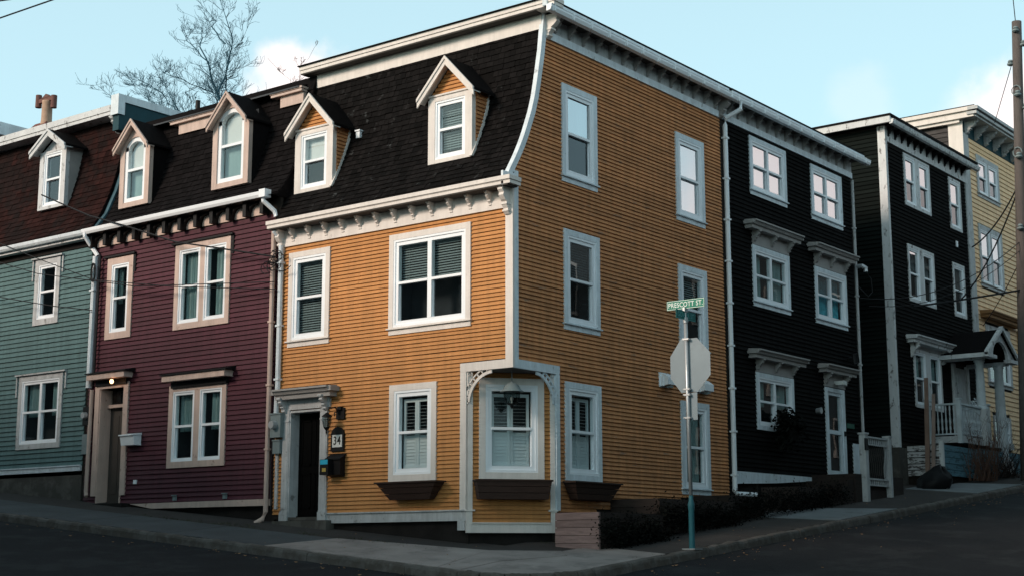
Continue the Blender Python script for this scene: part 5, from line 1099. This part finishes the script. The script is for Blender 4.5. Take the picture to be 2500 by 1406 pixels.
P('corner_board', MB().fb(-.42, .05, 12.5, 15.2, 0, .05), CREAM, Y, YF); P('corner_board', MB().fb(23.95, 24.36, 4.8, 14.8, 0, .055), GREYWHITE, Y, YM)
wk = dict(cw=.16, fw=.09, lower=GLASS_LO)
window(Y, YM, 25.0, 27.05, 13.05, 14.33, GREYWHITE, glass=GLASS_HI, wide_mull=.16, inside='shade', shade=.5, **wk)
window(Y, YM, 24.85, 27.0, 10.1, 12.0, GREYWHITE, glass=GLASS_HI, wide_mull=.16, inside='curtain', **wk)
window(Y, YM, 24.98, 27.2, 6.95, 8.77, GREYWHITE, glass=GLASS_HI, wide_mull=.16, **wk)
window(Y, YM, 29.3, 31.2, 12.9, 14.3, GREYWHITE, glass=GLASS_HI, wide_mull=.16, **wk); window(Y, YM, 29.3, 31.2, 9.96, 12.0, GREYWHITE, glass=GLASS_HI, wide_mull=.16, **wk)
window(Y, YM, 25.2, 26.8, 4.9, 5.9, GREYWHITE, cw=.12, fw=.06, sill=False, label='low basement window')
hood(Y, YM, 24.6, 27.9, 8.95, 9.15, .4, material('ochre_hood', (.30, .16, .07), .7), name='window_hood')
P('downpipe', MB().box(X3 + .02, X3 + .12, 27.95, 28.06, 4.8, 8.9), material('ochre_pipe', (.36, .22, .10), .6), Y)
P('frieze', MB().fb(23.95, 33, 14.75, 15.22, 0, .03), TEALDARK, Y, YM)  # dark teal stands for the eave shadow behind the brackets
by = bracket_mesh('bracket', .42, .45, .12, GREYWHITE)
brackets(Y, YM, [24.2 + i * .85 for i in range(10)], 15.2, by)
P('gutter', MB().box(X3, X3 + .55, 23.75, 33.1, 15.2, 15.26).box(X3 + .3, X3 + .62, 23.65, 33.1, 15.27, 15.36).box(X3 + .35, X3 + .68, 23.6, 33.1, 15.40, 15.50), GREYWHITE, Y)
P('rake_fascia', MB().box(-6, X3 + .5, 23.70, 23.78, 15.2, 15.45).box(-6, X3 + .6, 23.62, 23.70, 15.40, 15.52).box(-6, X3, 23.78, 23.9, 15.10, 15.3), CREAM, Y); P('flat_roof', MB().box(-8, X3 + .55, 23.65, 33, 15.48, 15.56), SHINGLE_M, Y)

# ------------------------------------------------------------------ street sign with the back of a stop sign
SG = thing('street_sign_post', 'galvanised post with two green street name blades and the back of a stop sign', 'street sign', (2.46, 1.95, 1.7))
SM = T(2.455, 1.93, 0)
P('post', MB().tube([(0.03, 0, 2.55), (.012, 0, 4.2), (0, 0, 5.74)], .034, 12), METAL, SG, SM, smooth=True)
P('post_sleeve', MB().lathe([(.055, 1.68), (.052, 1.9), (.05, 2.35), (.06, 2.40), (.06, 2.47), (.045, 2.52), (.038, 2.62)], .03, 0, 14), POSTGREEN, SG, SM, smooth=True)
P('base_flange', MB().box(-.10, .16, -.13, .13, 1.68, 1.70), METAL, SG, SM)
P('post_cap', MB().tube([(0, 0, 5.70), (0, 0, 5.80)], .045, 12).box(-.02, .02, -.06, .06, 5.90, 5.98).tube([(0, 0, 5.72), (0, 0, 5.95)], .02, 8), METAL, SG, SM)
s1 = P('sign_blade', MB().box(-.385, .40, -.004, .004, 5.955, 6.125), SIGNGREEN, SG, SM, label='upper blade lettered PRESCOTT ST.')
bd_ = MB()
for (a, b, c, d) in ((-.378, .393, 5.962, 5.970), (-.378, .393, 6.110, 6.118), (-.378, -.370, 5.97, 6.11), (.385, .393, 5.97, 6.11)): bd_.box(a, b, -.0055, -.004, c, d)
P('border', bd_, SIGNTEXT, s1, SM)
tm = text_mesh('PRESCOTT ST.', .125, 'lettering', SIGNTEXT, .0006)
def fit_text(me, width):
    xs = [v.co.x for v in me.vertices]; return width / (max(xs) - min(xs)), -(max(xs) + min(xs)) / 2
k_, off = fit_text(tm, .715)
P('lettering', tm, None, s1, SM @ T(.008, -.0052, 6.037) @ RX90 @ Matrix.Diagonal((k_, 1, 1, 1)) @ T(off, 0, 0))
S2 = SM @ Matrix.Rotation(R(90), 4, 'Z')
s2 = P('sign_blade', MB().box(-.33, .345, -.004, .004, 5.755, 5.915), SIGNTEAL, SG, S2, label='lower blade lettered GOWER ST')
bd_ = MB()
for (a, b, c, d) in ((-.323, .338, 5.762, 5.769), (-.323, .338, 5.901, 5.908), (-.323, -.316, 5.769, 5.901), (.331, .338, 5.769, 5.901)): bd_.box(a, b, -.0055, -.004, c, d)
P('border', bd_, SIGNPALE, s2, S2)
tm = text_mesh('GOWER ST', .125, 'lettering', SIGNPALE, .0006); k_, off = fit_text(tm, .56)
P('lettering', tm, None, s2, S2 @ T(.005, -.0052, 5.835) @ RX90 @ Matrix.Diagonal((k_, 1, 1, 1)) @ T(off, 0, 0))
SO = SM @ Matrix.Rotation(R(-8), 4, 'Z')
rr = .455
octp = [(rr * math.cos(R(22.5 + 45 * i)) / math.cos(R(22.5)) * 1.0, 4.935 + rr * math.sin(R(22.5 + 45 * i)) / math.cos(R(22.5)) * 1.06) for i in range(8)]
def folded(pts, k=.10):
    mb = MB()
    for s_ in (-1, 1):
        h = [(x, z) for x, z in pts if x * s_ > 0]; zt, zb = max(z for x, z in pts), min(z for x, z in pts)
        h = sorted(h, key=lambda p: math.atan2(p[1] - 4.935, p[0] * s_)); q = [(0, zb)] + h + [(0, zt)]
        n = len(q); mb.add([(x + .01, .045 + abs(x) * k, z) for x, z in q] + [(x + .01, .049 + abs(x) * k, z) for x, z in q], [tuple(range(n)), tuple(range(2 * n - 1, n - 1, -1))] + [(i, (i + 1) % n, n + (i + 1) % n, n + i) for i in range(n)])
    return mb
P('stop_sign_back', folded(octp), SIGNBACK, SG, SO)
P('sign_plate_back', MB().box(-.06, .19, .045, .05, 3.95, 4.44), SIGNBACK, SG, SO)
for z in (5.40, 4.50, 4.40, 3.99): P('clamp', MB().box(-.06, .075, -.04, .045, z - .015, z + .015).tube([(-.05, -.05, z), (-.05, .06, z)], .009, 6).tube([(.065, -.05, z), (.065, .06, z)], .009, 6), METAL, SG, SM)

# ------------------------------------------------------------------ utility pole and cables
UP = thing('utility_pole', 'weathered wooden utility pole at the right edge of the street', 'utility pole', (2.2, 21, 3.6))
PX = lambda z: 2.10 + (z - 4.45) * .0400
mb = MB(); mb.tube([(PX(z), 21, z) for z in (3.4, 6, 8, 10, 12, 14, 15.5, 16.98)], [.175, .17, .165, .16, .152, .146, .142, .138], 16); P('pole_shaft', mb, POLEWOOD, UP, smooth=True)
ins = lambda x, y, z: MB().lathe([(.0, z), (.06, z), (.10, z + .03), (.10, z + .07), (.05, z + .09), (.08, z + .12), (.05, z + .17), (0, z + .18)], x, y, 12)
for (dx, dy, z) in ((.02, -.17, 16.7), (.22, -.1, 16.25), (-.19, -.05, 15.75), (.05, -.2, 14.75), (.25, -.1, 14.35), (.05, -.22, 12.9), (.04, -.2, 10.8)): P('insulator', ins(PX(z) + dx, 21 + dy, z - .09), METERGREY, UP)
for z in (14.85, 13.0): P('bracket_ring', MB().tube([(PX(z) + .13 * math.cos(t * .7), 20.82, z + .15 * math.sin(t * .7)) for t in range(10)], .018, 6), METERGREY, UP)
P('cross_arm', MB().box(PX(9.2) - .05, PX(9.2) + .9, 20.85, 20.95, 9.15, 9.27), POLEWOOD, UP)
def cable(label, pts, r=.012, group=None, sag=0, name='cable', cat='cable'):
    if len(pts) == 2 and sag:
        a, b = Vector(pts[0]), Vector(pts[1]); pts = [a.lerp(b, t / 14) - Vector((0, 0, sag * 4 * (t / 14) * (1 - t / 14))) for t in range(15)]
    return single(name, MB().tube(pts, r, 5), CABLE, label, cat, group=group)
pz = lambda z: (PX(z), 20.9, z)
g_ = 'overhead cables on Prescott St'
cable('cable from the pole top leaving the picture upward', [pz(16.95), (3.0, 19, 22)], .014, g_)
cable('thin guy line from the pole to the yellow house eave', [pz(16.1), (.35, 25.2, 15.3)], .012, g_)
cable('dark cable sagging from the pole to the corner of the second black house', [pz(12.1), (.1, 23.2, 10.9)], .022, g_, .25)
cable('second cable from the pole down to the lower right window of the second black house', [pz(12.0), (.1, 22.0, 9.1)], .022, g_, .35)
cable('long thin cable running from the pole to the black house drainpipe', [pz(10.4), (.12, 14.7, 8.15)], .012, g_, .55)
cable('thin cable crossing the second black house just below the long one', [pz(10.15), (.15, 15.2, 8.0)], .010, g_, .5)
cable('taut thick cable running level across the lower windows of the second black house', [pz(9.0), (.08, 18.4, 8.42)], .028, g_, .02)
cable('thin cable slanting from the pole to the yellow house corner', [pz(9.9), (-.1, 24.3, 8.6)], .012, g_, .1)
cable('cable hanging in a loop beside the black house drainpipe', [(.1, 14.7, 8.45), (.25, 14.95, 8.2), (.28, 15.15, 8.35), (.26, 15.15, 8.7), (.2, 15.05, 8.85)], .012, g_)
g2 = 'cables in front of the teal and maroon houses'
cable('heavy cable dropping from the teal dormer across the maroon eave to the drainpipe', [(-13.9, -.4, 10.08), (-13.03, -.4, 9.72), (-12.0, -.4, 9.3), (-10.65, -.4, 8.87), (-8.89, -.4, 8.27), (-7.45, -.35, 7.95), (-6.0, -.2, 7.62)], .018, g2)
cable('upper thin cable sagging from the left edge to the orange house drainpipe', [(-16.5, -.4, 9.4), (-15.5, -.4, 9.1), (-13.98, -.4, 8.55), (-11.7, -.4, 7.76), (-8.94, -.4, 7.30), (-5.95, -.2, 6.94)], .010, g2)
cable('middle thin cable sagging across the teal house to the maroon windows', [(-16.5, -.4, 8.95), (-15.45, -.4, 8.62), (-13.88, -.4, 8.16), (-10.22, -.4, 7.45), (-6.0, -.2, 7.1)], .010, g2)
cable('lowest thin cable from the left edge to the white drainpipe', [(-16.5, -.4, 8.1), (-15.37, -.4, 7.76), (-13.23, -.4, 7.32), (-12.0, -.2, 7.12)], .012, g2)
mb = MB()
for k in range(9):
    c = Vector((-6.05 + random.gauss(0, .10), -.2, 7.55 + random.gauss(0, .1))); r_ = random.uniform(.08, .2); mb.tube([c + Vector((r_ * 1.2 * math.cos(t * .6 + k), random.gauss(0, .01), r_ * math.sin(t * .6 + k) * .7)) for t in range(8)], .010, 4)
for (a, b) in (((-5.96, -.1, 8.0), (-5.96, -.1, 5.2)), ((-5.99, -.12, 4.3), (-6.03, -.1, 2.5))): mb.tube([a, ((a[0] + b[0]) / 2 - .03, a[1], (a[2] + b[2]) / 2), b], .012, 4)
single('cable_bundle', mb, CABLE, 'tangle of black service cables where the maroon and orange houses meet', 'cable')
mb = MB()
for k in range(6):
    mb.tube([(-12.05 + .07 * math.cos(t * .8 + k) + .01 * k, -.2, 8.0 + .22 * math.sin(t * .8 + k)) for t in range(8)], .009, 4)
mb.tube([(-11.93, -.1, 8.4), (-11.95, -.1, 5.4)], .03, 5)
single('cable_coil', mb, CABLE, 'coil of black cable hanging on the white drainpipe between teal and maroon', 'cable')
single('overhead_wire', MB().tube([(-12.2, -5, 12.08), (-8.89, -5, 12.01), (-7.15, -5, 11.98), (3, -5, 12.2)], .016, 5), CABLE, 'lower of two overhead wires crossing the sky at the top left', 'wire', group='overhead wires at top left')
single('overhead_wire', MB().tube([(-12.2, -5, 12.45), (-8.92, -5, 12.375), (-8.57, -5, 12.32), (3, -5, 12.6)], .016, 5), CABLE, 'upper of two overhead wires, just clipping the top left corner', 'wire', group='overhead wires at top left')

# ------------------------------------------------------------------ bare trees behind the roofs
T1 = [[(-42.2, 30, 24.21), (-42.27, 30, 25.66), (-42.3, 30, 27.54), (-42.51, 30, 29.18), (-42.7, 30, 31.06)], [(-42.83, 30, 24.56), (-42.88, 30, 25.52), (-43.53, 30, 27.41), (-44.27, 30, 28.05), (-45.13, 30, 28.96), (-46.09, 30, 29.74), (-46.98, 30, 30.58)], [(-42.27, 30, 25.66), (-41.99, 30, 27.89), (-41.25, 30, 28.67), (-40.85, 30, 29.75)], [(-42.98, 30, 25.5), (-44.18, 30, 26.42), (-45.85, 30, 27.39), (-47.46, 30, 28.21)], [(-42.48, 30, 28.62), (-43.42, 30, 29.78), (-43.93, 30, 30.46), (-44.45, 30, 31.4)], [(-43.53, 30, 27.41), (-43.97, 30, 28.71), (-44.87, 30, 29.84), (-45.24, 30, 30.4)], [(-42.28, 30, 26.5), (-41.58, 30, 26.7), (-40.87, 30, 27.13)]]
T2 = [[(-45.43, 30, 24.81), (-45.65, 30, 25.59), (-46.54, 30, 26.72), (-48.05, 30, 28.0)], [(-45.97, 30, 25.25), (-47.47, 30, 26.57), (-48.74, 30, 27.66), (-50.22, 30, 28.22)], [(-49.49, 30, 25.55), (-51.46, 30, 27.03), (-52.44, 30, 28.13)], [(-46.31, 30, 25.25), (-49.41, 30, 26.97), (-50.47, 30, 28.15)], [(-44.92, 30, 24.71), (-44.0, 30, 26.16), (-43.35, 30, 26.37)], [(-47.36, 30, 25.39), (-48.18, 30, 27.21), (-51.15, 30, 28.41)]]
T3 = [[(-40.02, 32, 25.2), (-40.4, 32, 26.88), (-40.69, 32, 27.86)], [(-39.09, 32, 25.25), (-38.69, 32, 26.98), (-38.27, 32, 28.26)], [(-41.3, 32, 25.44), (-41.52, 32, 26.87)], [(-39.72, 32, 25.37), (-39.39, 32, 26.67)], [(-38.63, 32, 25.39), (-37.9, 32, 26.37)]]

def tree(name, label, base, limbs, seed, rad=.15, mat=BARK, twig=1.0, density=1.0):
    """trunk up to the limbs, each limb a tapered tube with recursive side branches and twigs"""
    rs = random.Random(seed); tr_, cr_ = MB(), MB(); b = Vector(base)
    o = thing(name, label, 'tree', base, 'bare trees behind the row houses')
    def grow(p, d, L, r, lvl):
        k = 4; pts = [p]; q = p; dd = d.copy()
        for i in range(k):
            dd = (dd + Vector((rs.gauss(0, .16), rs.gauss(0, .16), rs.gauss(0, .10) + .06))).normalized(); q = q + dd * L / k; pts.append(q)
        cr_.tube(pts, [max(r * (1 - .6 * i / k), .008) for i in range(k + 1)], 3, closed=False)
        if lvl >= 3: return
        for j in range(rs.randint(2, 4)):
            idx = rs.randint(1, k); ang = rs.uniform(.35, .95); ax = dd.cross(Vector((rs.gauss(0, 1), rs.gauss(0, 1), .2))).normalized()
            grow(pts[idx], (Matrix.Rotation(ang, 3, ax) @ dd).normalized(), L * rs.uniform(.45, .75), r * .6, lvl + 1)
    fork = sum((Vector(l[0]) for l in limbs), Vector()) / len(limbs) - Vector((0, 0, 3))
    tr_.tube([b, b.lerp(fork, .5) + Vector((.2, .1, 0)), fork], [rad * 1.7, rad * 1.35, rad * 1.15], 8, closed=False)
    for li, L in enumerate(limbs):
        P_ = [Vector(p) + Vector((0, rs.gauss(0, .5) if i else 0, 0)) for i, p in enumerate(L)]
        if li < 2 or L[0][2] < fork.z + 3.5: P_ = [fork] + P_
        pts = []
        for p, q in zip(P_, P_[1:]):
            n = max(2, int((q - p).length / .5)); pts += [p.lerp(q, t / n) + Vector((rs.gauss(0, .035), rs.gauss(0, .05), rs.gauss(0, .03))) for t in range(n)]
        pts.append(P_[-1]); n = len(pts); r0 = rad * (.75 if li < 2 else .42)
        cr_.tube(pts, [max(r0 * (1 - .88 * i / n), .008) for i in range(n)], 5, closed=False)
        for i in range(3, n):
            for _ in range(2 if rs.random() < .55 * density else (1 if rs.random() < .8 * density else 0)):
                d = (pts[i] - pts[i - 1]).normalized(); ax = d.cross(Vector((rs.gauss(0, 1), rs.gauss(0, 1), .2))).normalized()
                grow(pts[i], (Matrix.Rotation(rs.uniform(.4, 1.0), 3, ax) @ d).normalized(), twig * rs.uniform(.5, 1.3) * (1.15 - .6 * i / n), r0 * .22, 1)
    P('trunk', tr_, mat, o); P('crown', cr_, mat, o)
    return o
tree('bare_tree', 'tallest bare tree behind the maroon roof', (-42.0, 30, 9), T1, 11, rad=.11, twig=1.25, density=2.4)
tree('bare_tree', 'lower bare tree leaning left behind the white party wall cap', (-47.0, 30, 9), T2, 5, rad=.07, twig=1.15, density=1.8)
tree('bare_tree', 'wispy bare treetop in front of the pink cloud', (-38.0, 32, 9), T3, 23, rad=.03, twig=.6, mat=TWIG, density=.5)

# ------------------------------------------------------------------ unseen houses across both streets, tall and dark to shade the walls
WOODS = [material('darkened_boards_a', (.04, .048, .052), .8), material('darkened_boards_b', (.08, .085, .09), .8), material('darkened_boards_c', (.04, .048, .052), .8), material('darkened_boards_d', (.04, .048, .052), .8), material('darkened_boards_e', (.04, .048, .052), .8)]  # boards of unseen houses, darkened to cut bounce light and window reflections
def plain_house(x, y, deg, w, dep, h, mat, label):
    M = Matrix.Translation((x, y, 0)) @ Matrix.Rotation(R(deg), 4, 'Z')
    z0 = hh(x, y) - 1.2
    o = thing('unseen_opposite_house', label, 'house', (x, y, z0), 'unseen row houses shading the street', M=M)
    P('wall', MB().box(0, w, 0, dep, z0, z0 + h), mat, o, M); P('roof', MB().prism([(-.3, z0 + h), (dep + .3, z0 + h), (dep * .62, z0 + h + 1.1), (dep * .38, z0 + h + 1.1)], 'x', -.15, w + .15), SHINGLE_M, o, M)
    for i in range(2):
        for j in range(3):
            u = w * (.28 + .44 * i); z = z0 + 2.3 + j * 2.9
            f = P('window', MB().box(u - .55, u + .55, -.05, 0, z - .1, z + 1.7), HOODGREY, o, M); P('pane', MB().box(u - .45, u + .45, -.07, -.05, z, z + 1.6), BLACKMETAL, f, M)
    return o
ORD = ['first', 'second', 'third', 'fourth', 'fifth', 'sixth', 'seventh', 'eighth', 'ninth', 'tenth', 'eleventh']
ys = [-6.0, .2, 6.1, 12.5, 18.6, 25.0, 31.2, 37.1, 43.5, 49.6, 56.0, 62.0]
for i in range(11): plain_house(13.2, ys[i + 1], -90, ys[i + 1] - ys[i], 8, (11.6, 11.0, 11.8, 11.3, 12.0, 11.2, 11.7, 11.0, 11.9, 11.3, 11.6)[i], WOODS[i % 5], 'unseen plain dark row house, heightened for shade, across Prescott St behind the viewer, %s from the crossing' % ORD[i])
xs_ = [-45.0, -38.6, -32.2, -26.0, -19.6, -13.4, -7.0, -1.0]
for i in range(7): plain_house(xs_[i + 1], -13.2, 180, xs_[i + 1] - xs_[i], 8, (11.2, 11.8, 11.4, 11.6, 12.0, 11.0, 11.6)[i], WOODS[(i + 2) % 5], 'unseen plain dark row house, heightened for shade, across Gower St behind the viewer, %s from the crossing' % ORD[6 - i])
print('OBJECTS', len(bpy.data.objects), 'TRIS', sum(len(m.polygons) * 2 for m in bpy.data.meshes))
